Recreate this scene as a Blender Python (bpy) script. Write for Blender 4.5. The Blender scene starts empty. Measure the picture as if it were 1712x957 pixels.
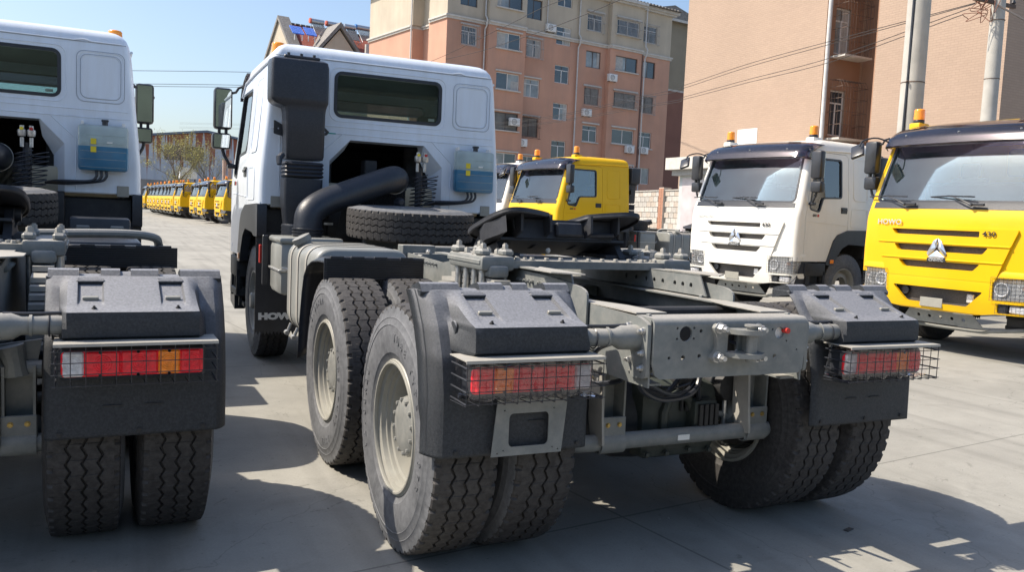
import bpy, bmesh, math, random
from mathutils import Vector, Matrix
random.seed(7)
PI = math.pi
sc = bpy.context.scene
COL = sc.collection

# ------------------------------------------------------------------ camera, world, sun, exposure
cam_d = bpy.data.cameras.new("camera"); cam = bpy.data.objects.new("camera", cam_d); COL.objects.link(cam)
YAW, PITCH, ROLL = 0.440, -0.0841, 0.0445
cy, sy, cp, sp = math.cos(YAW), math.sin(YAW), math.cos(PITCH), math.sin(PITCH)
F = Vector((sy*cp, cy*cp, sp)); Rr = Vector((cy, -sy, 0)); U = Rr.cross(F)
R2 = math.cos(ROLL)*Rr+math.sin(ROLL)*U; U2 = -math.sin(ROLL)*Rr+math.cos(ROLL)*U
CAM = Vector((-2.321, -3.5007, 1.4965))
m4 = Matrix.Identity(4)
for i in range(3):
    m4[i][0] = R2[i]; m4[i][1] = U2[i]; m4[i][2] = -F[i]; m4[i][3] = CAM[i]
cam.matrix_world = m4
cam_d.sensor_width = 36; cam_d.lens = 1412.2/1712*36; cam_d.clip_start = 0.05; cam_d.clip_end = 3000
sc.camera = cam
SUN = Vector((-0.75, 0.38, 1.0)).normalized()
el = math.asin(SUN.z); az = math.atan2(SUN.x, SUN.y)
w = bpy.data.worlds.new("World"); sc.world = w; w.use_nodes = True
nt = w.node_tree; bg = nt.nodes['Background']
sky = nt.nodes.new('ShaderNodeTexSky'); sky.sky_type = 'NISHITA'; sky.sun_disc = False
sky.sun_elevation = el; sky.sun_rotation = az; sky.air_density = 1.0; sky.dust_density = 2.2; sky.ozone_density = 2.2
nt.links.new(sky.outputs[0], bg.inputs[0]); bg.inputs[1].default_value = 0.14
sl = bpy.data.lights.new("sun", 'SUN'); sl.energy = 4.9; sl.angle = math.radians(0.53); sl.color = (1, 0.90, 0.76)
so = bpy.data.objects.new("sun", sl); COL.objects.link(so)
so.rotation_euler = SUN.to_track_quat('Z', 'Y').to_euler(); so.location = (0, 0, 30)
sc.view_settings.view_transform = 'Standard'; sc.view_settings.look = 'None'
sc.view_settings.exposure = 0.55; sc.view_settings.gamma = 1

# ------------------------------------------------------------------ materials
MATS = {}
def M(name, col, rough=0.6, metal=0.0, var=0.12, scale=6.0, bump=0.0, bscale=120.0, coat=0.0, dust=0.0, spec=0.5, dust_sun_col=(.42, .39, .34), dscale=2.3, top=0.0, streak=0.0):
    m = bpy.data.materials.new(name); m.use_nodes = True
    n = m.node_tree.nodes; l = m.node_tree.links; b = n['Principled BSDF']
    tc = n.new('ShaderNodeTexCoord')
    nz = n.new('ShaderNodeTexNoise'); nz.inputs['Scale'].default_value = scale; nz.inputs['Detail'].default_value = 5
    l.new(tc.outputs['Object'], nz.inputs['Vector'])
    rp = n.new('ShaderNodeMapRange'); l.new(nz.outputs[0], rp.inputs[0])
    rp.inputs[1].default_value = .3; rp.inputs[2].default_value = .7; rp.inputs[3].default_value = 1-var; rp.inputs[4].default_value = 1+var
    mx = n.new('ShaderNodeVectorMath'); mx.operation = 'SCALE'; mx.inputs[0].default_value = col[:3]; l.new(rp.outputs[0], mx.inputs['Scale'])
    out = mx.outputs[0]
    if dust > 0:
        n2 = n.new('ShaderNodeTexNoise'); n2.inputs['Scale'].default_value = scale*dscale; n2.inputs['Detail'].default_value = 9; n2.inputs['Roughness'].default_value = .7
        if streak > 0:
            mp_ = n.new('ShaderNodeMapping'); mp_.inputs['Scale'].default_value = (1, 1, streak); l.new(tc.outputs['Object'], mp_.inputs[0]); l.new(mp_.outputs[0], n2.inputs['Vector'])
        else: l.new(tc.outputs['Object'], n2.inputs['Vector'])
        r2 = n.new('ShaderNodeMapRange'); l.new(n2.outputs[0], r2.inputs[0])
        r2.inputs[1].default_value = .4; r2.inputs[2].default_value = .75; r2.inputs[3].default_value = 0; r2.inputs[4].default_value = dust
        mm = n.new('ShaderNodeMix'); mm.data_type = 'RGBA'; l.new(r2.outputs[0], mm.inputs['Factor'])
        l.new(out, mm.inputs['A']); mm.inputs['B'].default_value = (*dust_sun_col, 1); out = mm.outputs['Result']
    if top > 0:   # sunlight on upward faces put into the colour, with a dusty grain
        ge = n.new('ShaderNodeNewGeometry'); sx = n.new('ShaderNodeSeparateXYZ'); l.new(ge.outputs['Normal'], sx.inputs[0])
        r3 = n.new('ShaderNodeMapRange'); l.new(sx.outputs[2], r3.inputs[0]); r3.inputs[1].default_value = .15; r3.inputs[2].default_value = .95; r3.inputs[3].default_value = 0; r3.inputs[4].default_value = top
        n5 = n.new('ShaderNodeTexNoise'); n5.inputs['Scale'].default_value = 110; n5.inputs['Detail'].default_value = 8; l.new(tc.outputs['Object'], n5.inputs['Vector'])
        r4 = n.new('ShaderNodeMapRange'); l.new(n5.outputs[0], r4.inputs[0]); r4.inputs[1].default_value = .3; r4.inputs[2].default_value = .65; r4.inputs[3].default_value = .6
        mu = n.new('ShaderNodeMath'); mu.operation = 'MULTIPLY'; l.new(r3.outputs[0], mu.inputs[0]); l.new(r4.outputs[0], mu.inputs[1])
        m5 = n.new('ShaderNodeMix'); m5.data_type = 'RGBA'; l.new(mu.outputs[0], m5.inputs['Factor']); l.new(out, m5.inputs['A']); m5.inputs['B'].default_value = (*dust_sun_col, 1); out = m5.outputs['Result']
    l.new(out, b.inputs['Base Color'])
    b.inputs['Roughness'].default_value = rough; b.inputs['Metallic'].default_value = metal
    b.inputs['Coat Weight'].default_value = coat; b.inputs['Coat Roughness'].default_value = .06
    b.inputs['Specular IOR Level'].default_value = spec
    if bump > 0:
        n3 = n.new('ShaderNodeTexNoise'); n3.inputs['Scale'].default_value = bscale; n3.inputs['Detail'].default_value = 3
        l.new(tc.outputs['Object'], n3.inputs['Vector'])
        bp = n.new('ShaderNodeBump'); bp.inputs['Strength'].default_value = bump; bp.inputs['Distance'].default_value = .004
        l.new(n3.outputs[0], bp.inputs['Height']); l.new(bp.outputs[0], b.inputs['Normal'])
    MATS[name] = m
    return m

def glassm(name, tint, refl=0.12, rough=0.02, haze=0.0, hazecol=(.6, .7, .75)):
    m = bpy.data.materials.new(name); m.use_nodes = True
    n = m.node_tree.nodes; l = m.node_tree.links; n.clear()
    o = n.new('ShaderNodeOutputMaterial'); t = n.new('ShaderNodeBsdfTransparent'); t.inputs[0].default_value = (*tint, 1)
    g = n.new('ShaderNodeBsdfGlossy'); g.inputs['Roughness'].default_value = rough; g.inputs[0].default_value = (1, 1, 1, 1)
    fr = n.new('ShaderNodeFresnel'); fr.inputs[0].default_value = 1.5
    ad = n.new('ShaderNodeMath'); ad.operation = 'ADD'; ad.inputs[1].default_value = refl; ad.use_clamp = True; l.new(fr.outputs[0], ad.inputs[0])
    mx = n.new('ShaderNodeMixShader'); l.new(ad.outputs[0], mx.inputs[0])
    src = t.outputs[0]
    if haze > 0:
        d = n.new('ShaderNodeBsdfDiffuse'); d.inputs[0].default_value = (*hazecol, 1)
        nz = n.new('ShaderNodeTexNoise'); nz.inputs['Scale'].default_value = 4; tc = n.new('ShaderNodeTexCoord'); l.new(tc.outputs['Object'], nz.inputs[0])
        ml = n.new('ShaderNodeMath'); ml.operation = 'MULTIPLY'; ml.inputs[1].default_value = haze*2; l.new(nz.outputs[0], ml.inputs[0])
        m2 = n.new('ShaderNodeMixShader'); l.new(ml.outputs[0], m2.inputs[0]); l.new(t.outputs[0], m2.inputs[1]); l.new(d.outputs[0], m2.inputs[2]); src = m2.outputs[0]
    l.new(src, mx.inputs[1]); l.new(g.outputs[0], mx.inputs[2]); l.new(mx.outputs[0], o.inputs[0])
    return m

white_p = M('white_paint', (.72, .79, .88), .35, var=.04, scale=2, coat=.4, dust=.22, dscale=5, streak=.14)
cream_p = M('cream_paint', (.78, .76, .70), .35, var=.03, scale=2, coat=.3, dust=.12, dscale=5, streak=.2)
yellow_p = M('yellow_paint', (.73, .43, .001), .45, var=.04, scale=2, coat=.18, dust=.0, spec=.3)
frame_m = M('frame_grey_paint', (.160, .172, .168), .5, var=.12, scale=7, bump=.10, bscale=60, dust=.30, dust_sun_col=(.42, .395, .355), top=.62)
frame_l = M('frame_pale', (.33, .32, .29), .6, var=.12, scale=9, dust=.5, dust_sun_col=(.42, .39, .34))  # paler copy of the frame grey, blotched with dust
dark_m = M('underbody_black', (.016, .017, .019), .6, var=.3, scale=6, dust=.25, dust_sun_col=(.09, .085, .08))
plas_m = M('black_plastic', (.020, .024, .033), .38, var=.12, scale=6, bump=.35, bscale=300, dust=.18, dust_sun_col=(.13, .13, .14), dscale=12)
plas2_m = M('smooth_black_plastic', (.022, .025, .032), .35, var=.2, scale=5, bump=.05, dust=.15, dust_sun_col=(.10, .10, .11))
guard_m = M('textured_guard_plastic', (.011, .015, .020), .5, var=.12, scale=7, bump=.7, bscale=420, dust=.09, dust_sun_col=(.36, .37, .405), dscale=16, top=.64)
rub_m = M('tyre_rubber', (.024, .022, .022), .72, var=.2, scale=8, bump=.25, bscale=60, dust=.42, dust_sun_col=(.125, .12, .115), dscale=5, top=.2)
side_m = M('sunlit_dusty_sidewall', (.10, .104, .112), .62, var=.18, scale=7, bump=.2, bscale=60, dust=.6, dust_sun_col=(.20, .205, .215), dscale=4)
rim_m = M('rim_grey_paint', (.29, .285, .25), .45, var=.10, scale=6, dust=.4, dust_sun_col=(.22, .20, .17), dscale=3)
hub_m = M('hub_grey_paint', (.19, .195, .185), .5, var=.12, scale=14, dust=.3)
zinc_m = M('zinc_bolt', (.50, .50, .49), .38, metal=.75, var=.2, scale=40)
brass_m = M('brass_nut', (.42, .30, .10), .4, metal=.7, var=.1)
chrome_m = M('chrome', (.80, .81, .83), .28, metal=1, var=.05)
mirror_m = M('mirror_silver', (.75, .80, .80), .02, metal=1, var=.0)
red_m = M('red_lens', (.88, .010, .03), .12, var=.2, scale=60, bump=.3, bscale=500, coat=.35)
amber_m = M('amber_lens', (1.0, .27, .01), .12, var=.2, scale=60, bump=.3, bscale=500, coat=.6)
clear_m = M('white_lens', (.62, .62, .64), .12, var=.2, scale=60, bump=.3, bscale=500, coat=.6)
beac_m = M('beacon_amber', (.92, .30, .01), .15, var=.1, scale=30, coat=.6)
visor_m = M('smoked_visor', (.055, .050, .075), .16, var=.1, scale=3, coat=.7)
visor_m = glassm('smoked_visor', (.38, .33, .38), .05, rough=.10, haze=.10, hazecol=(.05, .045, .07))
lamp_m = M('lamp_silver', (.72, .73, .75), .25, metal=.35, var=.35, scale=70, bump=.5, bscale=60, coat=.5)
mesh_m = M('grille_mesh_grey', (.075, .068, .064), .6, var=.3, scale=60)
glass_w = glassm('windscreen_glass', (.74, .87, .90), .07, haze=.03, hazecol=(.38, .60, .72))
glass_d = glassm('side_glass', (.62, .70, .72), .10)
glass_r = glassm('rear_glass', (.66, .74, .72), .04)
glass_h = glassm('headlamp_glass', (.9, .9, .9), .06, haze=.22, hazecol=(.8, .82, .84))
film_m = glassm('plastic_film', (.97, .95, .97), .03, rough=.12, haze=.035, hazecol=(.85, .8, .82))
res_up = glassm('reservoir_clear', (.86, .92, .90), .02, rough=.3, haze=.45, hazecol=(.66, .76, .74))
res_dn = M('washer_fluid_blue', (.035, .17, .30), .3, var=.15, scale=8, coat=.3)
yell_s = M('yellow_sticker', (.80, .62, .03), .5, var=.05)
white_s = M('white_sticker', (.75, .75, .72), .5, var=.08)
black_s = M('black_print', (.03, .03, .03), .5)
red_s = M('red_print', (.5, .03, .02), .5)
teal_s = M('teal_tie', (.02, .30, .25), .5)
tank_m = M('tank_grey_paint', (.24, .25, .24), .4, var=.08, scale=5, coat=.2, dust=.35, dust_sun_col=(.28, .26, .23))
seat_m = M('seat_cloth', (.10, .10, .105), .9, var=.2, scale=20)
int_m = M('cab_interior_grey', (.30, .31, .31), .8, var=.1)
curt_m = M('curtain_beige', (.50, .44, .32), .9, var=.1)
fw_m = M('fifth_wheel_black', (.020, .022, .028), .55, var=.25, scale=12, bump=.25, bscale=60, dust=.22, dust_sun_col=(.09, .09, .09))
groove_shade_m = M('groove_shade', (.30, .34, .40), .7)
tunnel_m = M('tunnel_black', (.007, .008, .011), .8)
olive_m = M('axle_olive', (.030, .038, .032), .55, var=.25, scale=12, dust=.3, dust_sun_col=(.08, .08, .07))
paper_m = M('paper_green', (.55, .62, .42), .8, var=.05)

# ------------------------------------------------------------------ mesh helpers
class MB:
    def __init__(s): s.v = []; s.f = []
    def add(s, vs, fs):
        o = len(s.v); s.v += [tuple(p) for p in vs]; s.f += [tuple(i+o for i in f) for f in fs]; return s
    def box(s, a, b, c=0.0, mat=None):
        """box from min corner a to max corner b with chamfer c"""
        x0, x1 = sorted((a[0], b[0])); y0, y1 = sorted((a[1], b[1])); z0, z1 = sorted((a[2], b[2]))
        if c <= 0:
            vs = [(x, y, z) for z in (z0, z1) for y in (y0, y1) for x in (x0, x1)]
            fs = [(0, 2, 3, 1), (4, 5, 7, 6), (0, 1, 5, 4), (2, 6, 7, 3), (0, 4, 6, 2), (1, 3, 7, 5)]
        else:
            c = min(c, (x1-x0)*.49, (y1-y0)*.49, (z1-z0)*.49)
            bm = bmesh.new(); bmesh.ops.create_cube(bm, size=1)
            for q in bm.verts:
                q.co = ((x0+x1)/2+q.co.x*(x1-x0), (y0+y1)/2+q.co.y*(y1-y0), (z0+z1)/2+q.co.z*(z1-z0))
            bmesh.ops.bevel(bm, geom=bm.edges[:], offset=c, segments=2 if c > .012 else 1, affect='EDGES', profile=.5)
            bm.verts.index_update(); vs = [tuple(q.co) for q in bm.verts]; fs = [tuple(q.index for q in f.verts) for f in bm.faces]; bm.free()
        if mat is not None: vs = [tuple(mat @ Vector(p)) for p in vs]
        return s.add(vs, fs)
    def tube(s, path, r, n=10, caps=True, closed=False):
        P = [Vector(p) for p in path]; N = len(P); rs = r if isinstance(r, (list, tuple)) else [r]*N
        up = Vector((0, 0, 1)); t0 = (P[1]-P[0]).normalized()
        if abs(t0.dot(up)) > .9: up = Vector((1, 0, 0))
        nx = (up - t0*up.dot(t0)).normalized(); vs = []; fs = []
        for i in range(N):
            if closed: t = (P[(i+1) % N]-P[i-1]).normalized()
            else: t = (P[min(i+1, N-1)]-P[max(i-1, 0)]).normalized()
            nx = (nx - t*nx.dot(t)).normalized(); ny = t.cross(nx)
            for k in range(n):
                a = 2*PI*k/n; vs.append(P[i]+(nx*math.cos(a)+ny*math.sin(a))*rs[i])
        for i in range(N if closed else N-1):
            for k in range(n):
                a, b = i*n+k, i*n+(k+1) % n; c, d = ((i+1) % N)*n+(k+1) % n, ((i+1) % N)*n+k
                fs.append((a, b, c, d))
        if caps and not closed: fs.append(tuple(range(n-1, -1, -1))); fs.append(tuple((N-1)*n+k for k in range(n)))
        return s.add(vs, fs)
    def cyl(s, p0, p1, r, n=12): return s.tube([p0, p1], r, n)
    def lathe(s, prof, origin=(0, 0, 0), axis='x', n=32, closed=False):
        """prof: (along, radius)"""
        ox, oy, oz = origin; vs = []; fs = []
        for a, r in prof:
            for k in range(n):
                t = 2*PI*k/n; c_, s_ = math.cos(t)*r, math.sin(t)*r
                vs.append((ox+a, oy+c_, oz+s_) if axis == 'x' else (ox+c_, oy+a, oz+s_) if axis == 'y' else (ox+c_, oy+s_, oz+a))
        m = len(prof)
        for i in range(m if closed else m-1):
            j = (i+1) % m
            for k in range(n): fs.append((i*n+k, i*n+(k+1) % n, j*n+(k+1) % n, j*n+k))
        if not closed: fs.append(tuple(range(n))); fs.append(tuple((m-1)*n+k for k in range(n-1, -1, -1)))
        return s.add(vs, fs)
    def prism(s, poly, axis, a, b):
        """poly 2d: axis x->(y,z), y->(x,z), z->(x,y)"""
        n = len(poly)
        g = {'x': lambda u, v, t: (t, u, v), 'y': lambda u, v, t: (u, t, v), 'z': lambda u, v, t: (u, v, t)}[axis]
        vs = [g(u, v, a) for u, v in poly]+[g(u, v, b) for u, v in poly]
        fs = [tuple(range(n)), tuple(range(2*n-1, n-1, -1))]+[(i, n+i, n+(i+1) % n, (i+1) % n) for i in range(n)]
        return s.add(vs, fs)
    def grid(s, fn, nu, nv):
        vs = [fn(i/(nu-1), j/(nv-1)) for i in range(nu) for j in range(nv)]
        fs = [(i*nv+j, (i+1)*nv+j, (i+1)*nv+j+1, i*nv+j+1) for i in range(nu-1) for j in range(nv-1)]
        return s.add(vs, fs)
    def holed(s, outer, holes, axis, a, b):
        """plate with holes extruded along axis from a to b"""
        bm = bmesh.new(); edges = []
        for loop in [outer]+holes:
            vv = [bm.verts.new((u, v, 0)) for u, v in loop]
            edges += [bm.edges.new((vv[i], vv[(i+1) % len(vv)])) for i in range(len(vv))]
        bmesh.ops.triangle_fill(bm, use_beauty=True, use_dissolve=False, edges=edges)
        bm.verts.index_update()
        P = [tuple(q.co)[:2] for q in bm.verts]; T = [tuple(q.index for q in f.verts) for f in bm.faces]; bm.free()
        g = {'x': lambda u, v, t: (t, u, v), 'y': lambda u, v, t: (u, t, v), 'z': lambda u, v, t: (u, v, t)}[axis]
        n = len(P); vs = [g(u, v, a) for u, v in P]+[g(u, v, b) for u, v in P]
        fs = T+[tuple(n+i for i in reversed(t)) for t in T]; o = 0
        for loop in [outer]+holes:
            k = len(loop); fs += [(o+i, n+o+i, n+o+(i+1) % k, o+(i+1) % k) for i in range(k)]; o += k
        return s.add(vs, fs)
    def xf(s, m): s.v = [tuple(m @ Vector(p)) for p in s.v]; return s
    def mirx(s): s.v = [(-x, y, z) for x, y, z in s.v]; s.f = [tuple(reversed(f)) for f in s.f]; return s
    def mesh(s, name, mat=None, smooth=35):
        me = bpy.data.meshes.new(name); me.from_pydata(s.v, [], s.f)
        bm = bmesh.new(); bm.from_mesh(me); bmesh.ops.recalc_face_normals(bm, faces=bm.faces); bm.to_mesh(me); bm.free()
        if mat: me.materials.append(mat)
        if smooth:
            me.polygons.foreach_set('use_smooth', [True]*len(me.polygons)); me.set_sharp_from_angle(angle=math.radians(smooth))
        me.update(); return me
    def build(s, name, mat, parent=None, smooth=35, label=None):
        return link(name, s.mesh(name, mat, smooth), parent, label)

def link(name, me, parent=None, label=None, loc=None, rot=None):
    o = bpy.data.objects.new(name, me); COL.objects.link(o)
    if parent: o.parent = parent
    if label: o['label'] = label
    if loc: o.location = loc
    if rot: o.rotation_euler = rot
    return o
def thing(name, label, cat, loc=(0, 0, 0), rz=0, group=None, me=None):
    o = bpy.data.objects.new(name, me); COL.objects.link(o); o.location = loc; o.rotation_euler = (0, 0, rz)
    o['label'] = label; o['category'] = cat
    if group: o['group'] = group
    return o
def struct(name, mb, mat, smooth=0):
    o = mb.build(name, mat, None, smooth); o['kind'] = 'structure'; return o
def rect(x0, z0, x1, z1, r=0, n=4):
    if r <= 0: return [(x0, z0), (x1, z0), (x1, z1), (x0, z1)]
    out = []
    for cx, cz, a0 in ((x1-r, z0+r, -PI/2), (x1-r, z1-r, 0), (x0+r, z1-r, PI/2), (x0+r, z0+r, PI)):
        for k in range(n+1):
            a = a0+PI/2*k/n; out.append((cx+r*math.cos(a), cz+r*math.sin(a)))
    return out
def roundpoly(P, r, n=3):
    out = []; N = len(P)
    for i in range(N):
        p = Vector(P[i]); a = Vector(P[i-1])-p; b = Vector(P[(i+1) % N])-p
        rr = min(r, a.length*.45, b.length*.45); p0 = p+a.normalized()*rr; p1 = p+b.normalized()*rr
        for k in range(n+1):
            t = k/n; q = p0*(1-t)**2+p*2*t*(1-t)+p1*t*t; out.append((q.x, q.y))
    return out
def circ(cx, cz, r, n=16): return [(cx+r*math.cos(2*PI*k/n), cz+r*math.sin(2*PI*k/n)) for k in range(n)]
def bez(P, n=24):
    P = [Vector(p) for p in P]; out = []
    for i in range(n+1):
        Q = P[:]; t = i/n
        while len(Q) > 1: Q = [a.lerp(b, t) for a, b in zip(Q, Q[1:])]
        out.append(Q[0])
    return out
def cr(P, n=8):
    """catmull-rom through points"""
    P = [Vector(p) for p in P]; P = [P[0]*2-P[1]]+P+[P[-1]*2-P[-2]]; out = []
    for i in range(1, len(P)-2):
        for k in range(n):
            t = k/n; a, b, c, d = P[i-1:i+3]
            out.append(.5*((2*b)+(c-a)*t+(2*a-5*b+4*c-d)*t*t+(3*b-a-3*c+d)*t**3))
    out.append(P[-2]); return out
def boolean(me, cutters, op='DIFFERENCE'):
    """me: mesh; cutters: list of MB; returns new mesh"""
    o = bpy.data.objects.new('tmp', me); COL.objects.link(o); tmp = [o]
    for c in cutters:
        k = bpy.data.objects.new('tmpc', c.mesh('tmpc', None, 0)); COL.objects.link(k); tmp.append(k)
        md = o.modifiers.new('b', 'BOOLEAN'); md.operation = op; md.solver = 'EXACT'; md.object = k
    dg = bpy.context.evaluated_depsgraph_get(); dg.update()
    r = bpy.data.meshes.new_from_object(o.evaluated_get(dg))
    for t in tmp: bpy.data.objects.remove(t)
    return r
def fin(me, name, mat, smooth=30):
    me.name = name; me.materials.clear(); me.materials.append(mat)
    me.polygons.foreach_set('use_smooth', [True]*len(me.polygons)); me.set_sharp_from_angle(angle=math.radians(smooth)); me.update(); return me
def text(name, body, size, mat, parent, M4, extrude=.003, label=None, bold=.0, sx=1.0):
    cu = bpy.data.curves.new(name, 'FONT'); cu.body = body; cu.size = size; cu.extrude = extrude; cu.offset = bold; cu.align_x = 'CENTER'; cu.align_y = 'CENTER'; cu.resolution_u = 3
    o = bpy.data.objects.new('t', cu); COL.objects.link(o); dg = bpy.context.evaluated_depsgraph_get()
    me = bpy.data.meshes.new_from_object(o.evaluated_get(dg)); bpy.data.objects.remove(o)
    me.transform(M4 @ Matrix.Diagonal((sx, 1, 1, 1))); me.name = name; me.materials.clear(); me.materials.append(mat)
    return link(name, me, parent, label)
def basis(origin, right, up):
    r = Vector(right).normalized(); u = Vector(up).normalized(); n = r.cross(u)
    m = Matrix.Identity(4)
    for i in range(3): m[i][0] = r[i]; m[i][1] = u[i]; m[i][2] = n[i]; m[i][3] = origin[i]
    return m
def hexbolt(mb, p, d, r=.014, h=.012, shaft=0.0):
    d = Vector(d).normalized(); p = Vector(p)
    mb.tube([p, p+d*.003], r*1.25, 12); mb.tube([p+d*.003, p+d*h*.85, p+d*h], [r, r, r*.86], 6)
    if shaft: mb.tube([p+d*h, p+d*(h+shaft)], r*.55, 8)
    return mb
BOLT_CACHE = {}
def bolt(parent, p, d, r=.014, h=.012, shaft=0.0, mat=None):
    """single bolt object that shares its mesh with all alike"""
    mat = mat or frame_m; key = (round(r, 4), h, shaft, mat.name)
    if key not in BOLT_CACHE: BOLT_CACHE[key] = hexbolt(MB(), (0, 0, 0), (0, 0, 1), r, h, shaft).mesh('bolt', mat)
    o = link('bolt', BOLT_CACHE[key], parent, loc=p); o.rotation_euler = Vector(d).to_track_quat('Z', 'Y').to_euler(); return o

AF = 5.04      # front axle, metres ahead of the rear axle
A2 = 1.345     # middle axle

# ------------------------------------------------------------------ tyre and wheels (axis x, outside = -x)
def tri(t): t = t % 1.0; return 4*t-1 if t < .5 else 3-4*t
def tyre_mesh():
    R = .545; NP = 50; steps = [0.0, .03, .12, .25, .38, .47, .5, .53, .62, .75, .88, .97]
    cols = []   # (x, radius, kind)
    def side(sg):
        return [(sg*.112, .292, 0), (sg*.128, .300, 0), (sg*.140, .325, 0), (sg*.143, .328, 0), (sg*.150, .370, 0), (sg*.153, .415, 0), (sg*.149, .447, 0), (sg*.1515, .450, 0), (sg*.148, .456, 0),
                (sg*.143, .480, 0), (sg*.1445, .483, 0), (sg*.141, .488, 0), (sg*.137, .508, 0), (sg*.1345, .524, 'n1'), (sg*.133, .531, 'n2'), (sg*.128, .5405, 'n2'), (sg*.111, .543, 'n3'), (sg*.109, .543, 0)]
    L = side(-1); Rt = list(reversed(side(1)))
    mid = []
    for i, gx in enumerate((-.058, 0, .058)):
        mid += [(gx-.0062, R, ('g', i, 0)), (gx-.0038, R-.015, ('g', i, 1)), (gx+.0038, R-.015, ('g', i, 1)), (gx+.0062, R, ('g', i, 0))]
        if i < 2: mid += [(gx+.029, R+.0005, ('r', i))]
    mid = [(-.088, R-.001, 's')]+mid+[(.088, R-.001, 's')]
    cols = L+mid+Rt
    mb = MB(); nc = len(cols); vs = []
    for p in range(NP):
        for t in steps:
            a = 2*PI*(p+t)/NP; ca, sa = math.cos(a), math.sin(a); z = tri(t+.25)*.0085
            for x, r, k in cols:
                xx = x; rr = r
                if isinstance(k, tuple):
                    if k[0] == 'g': xx += z
                    if k[0] == 'r': xx += z
                    if k[0] == 'r' and t == .5: rr -= .003
                    if k[0] == 'g' and k[2] == 0 and t == .5: rr -= .003
                elif k == 's':
                    if t == .0: rr -= .002
                elif k in ('n1', 'n2', 'n3'):
                    tt = t if x < 0 else (t+.5) % 1
                    if .37 < tt < .54 and k != 'n1': rr -= .013 if k == 'n2' else .006
                    if .37 < tt < .54 and k == 'n1': xx -= math.copysign(.003, x)
                vs.append((xx, rr*ca, rr*sa))
    n = NP*len(steps)
    fs = [(i*nc+j, i*nc+j+1, ((i+1) % n)*nc+j+1, ((i+1) % n)*nc+j) for i in range(n) for j in range(nc-1)]
    mb.add(vs, fs)
    me = mb.mesh('tyre', rub_m, 28); me.materials.append(side_m)
    for p in me.polygons:
        c = p.center
        if c.x < -.1335 or (c.x < 0 and math.hypot(c.y, c.z) < .50): p.material_index = 1  # outer sidewall only: dust and sunlight in the colour, shaded inner left dark
    return me
TYRE = tyre_mesh()
def lathe_mesh(name, prof, mat, n=48, closed=True): return MB().lathe(prof, n=n, closed=closed).mesh(name, mat, 40)
# deep dish rim seen from outside (outer dual); x negative = outside
RIM = lathe_mesh('rim', [(-.128, .300), (-.134, .296), (-.134, .284), (-.120, .281), (-.112, .262), (-.092, .258), (-.088, .250), (-.072, .248), (-.066, .238), (-.01, .228), (.010, .222), (.018, .205), (.03, .17), (.03, .10), (.04, .10), (.04, .17), (.026, .235), (.02, .262), (.128, .268), (.134, .284), (.134, .296), (.122, .300), (.115, .275), (-.10, .272), (-.116, .285)], rim_m)
RIMRING = lathe_mesh('lock_ring', [(-.135, .291), (-.141, .288), (-.141, .280), (-.135, .277), (-.125, .279), (-.125, .289)], rim_m)
RIMF = lathe_mesh('rim', [(.128, .300), (.134, .296), (.134, .284), (.10, .262), (.05, .255), (-.04, .252), (-.055, .235), (-.075, .20), (-.08, .15), (-.07, .15), (-.062, .20), (-.045, .242), (-.06, .258), (-.1, .262), (-.118, .272), (-.124, .281), (-.134, .284), (-.134, .296), (-.128, .300), (-.11, .275), (.11, .275)], rim_m)
def hubmesh():
    mb = MB(); mb.lathe([(.05, .165), (.0, .168), (-.012, .165), (-.016, .150), (-.020, .138), (-.066, .134), (-.084, .127), (-.094, .110), (-.099, .06), (-.099, .0005)], n=40)
    for k in range(10):
        a = 2*PI*k/10; hexbolt(mb, (-.012, .152*math.cos(a), .152*math.sin(a)), (-1, 0, 0), .013, .022, .018)
    for k in range(12):
        a = 2*PI*(k+.5)/12; hexbolt(mb, (-.084, .118*math.cos(a), .118*math.sin(a)), (-1, 0, 0), .009, .016)
    return mb.mesh('hub', hub_m, 30)
HUB = hubmesh()
def hubf():
    mb = MB(); mb.lathe([(.0, .16), (-.085, .155), (-.09, .12), (-.095, .085), (-.15, .08), (-.165, .065), (-.17, .0005)], n=32)
    for k in range(10):
        a = 2*PI*k/10; hexbolt(mb, (-.08, .136*math.cos(a), .136*math.sin(a)), (-1, 0, 0), .013, .03, .015)
    for k in range(10):
        a = 2*PI*(k+.5)/10; mb.cyl((-.07, .20*math.cos(a), .20*math.sin(a)), (-.066, .20*math.cos(a), .20*math.sin(a)), .022, 10)
    return mb.mesh('hub', rim_m, 30)
HUBF = hubf()
def tyre_text():
    vs = []; fs = []; mb = MB()
    for body, a0, rr_ in (('12.00R20', 60, .405), ('18PR', 215, .405), ('TUBE TYPE', 300, .40)):
        for i, ch in enumerate(body):
            if ch == ' ': continue
            a = math.radians(a0-i*7.5); cu = bpy.data.curves.new('c', 'FONT'); cu.body = ch; cu.size = .052; cu.extrude = .0012; cu.align_x = 'CENTER'; cu.align_y = 'CENTER'; cu.resolution_u = 2; cu.offset = .001
            o = bpy.data.objects.new('t', cu); COL.objects.link(o); me = bpy.data.meshes.new_from_object(o.evaluated_get(bpy.context.evaluated_depsgraph_get())); bpy.data.objects.remove(o)
            # seen from -x: right = -y ... up = z
            pos = (-.1535, -rr_*math.cos(a), rr_*math.sin(a)); up = (0, -math.cos(a), math.sin(a)); rt = Vector((0, -math.sin(a), -math.cos(a)))
            m_ = basis(pos, rt, up); mb.add([tuple(m_ @ v.co) for v in me.vertices], [tuple(p.vertices) for p in me.polygons])
    return mb.mesh('lettering', side_m, 0)
TTEXT = tyre_text()
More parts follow.
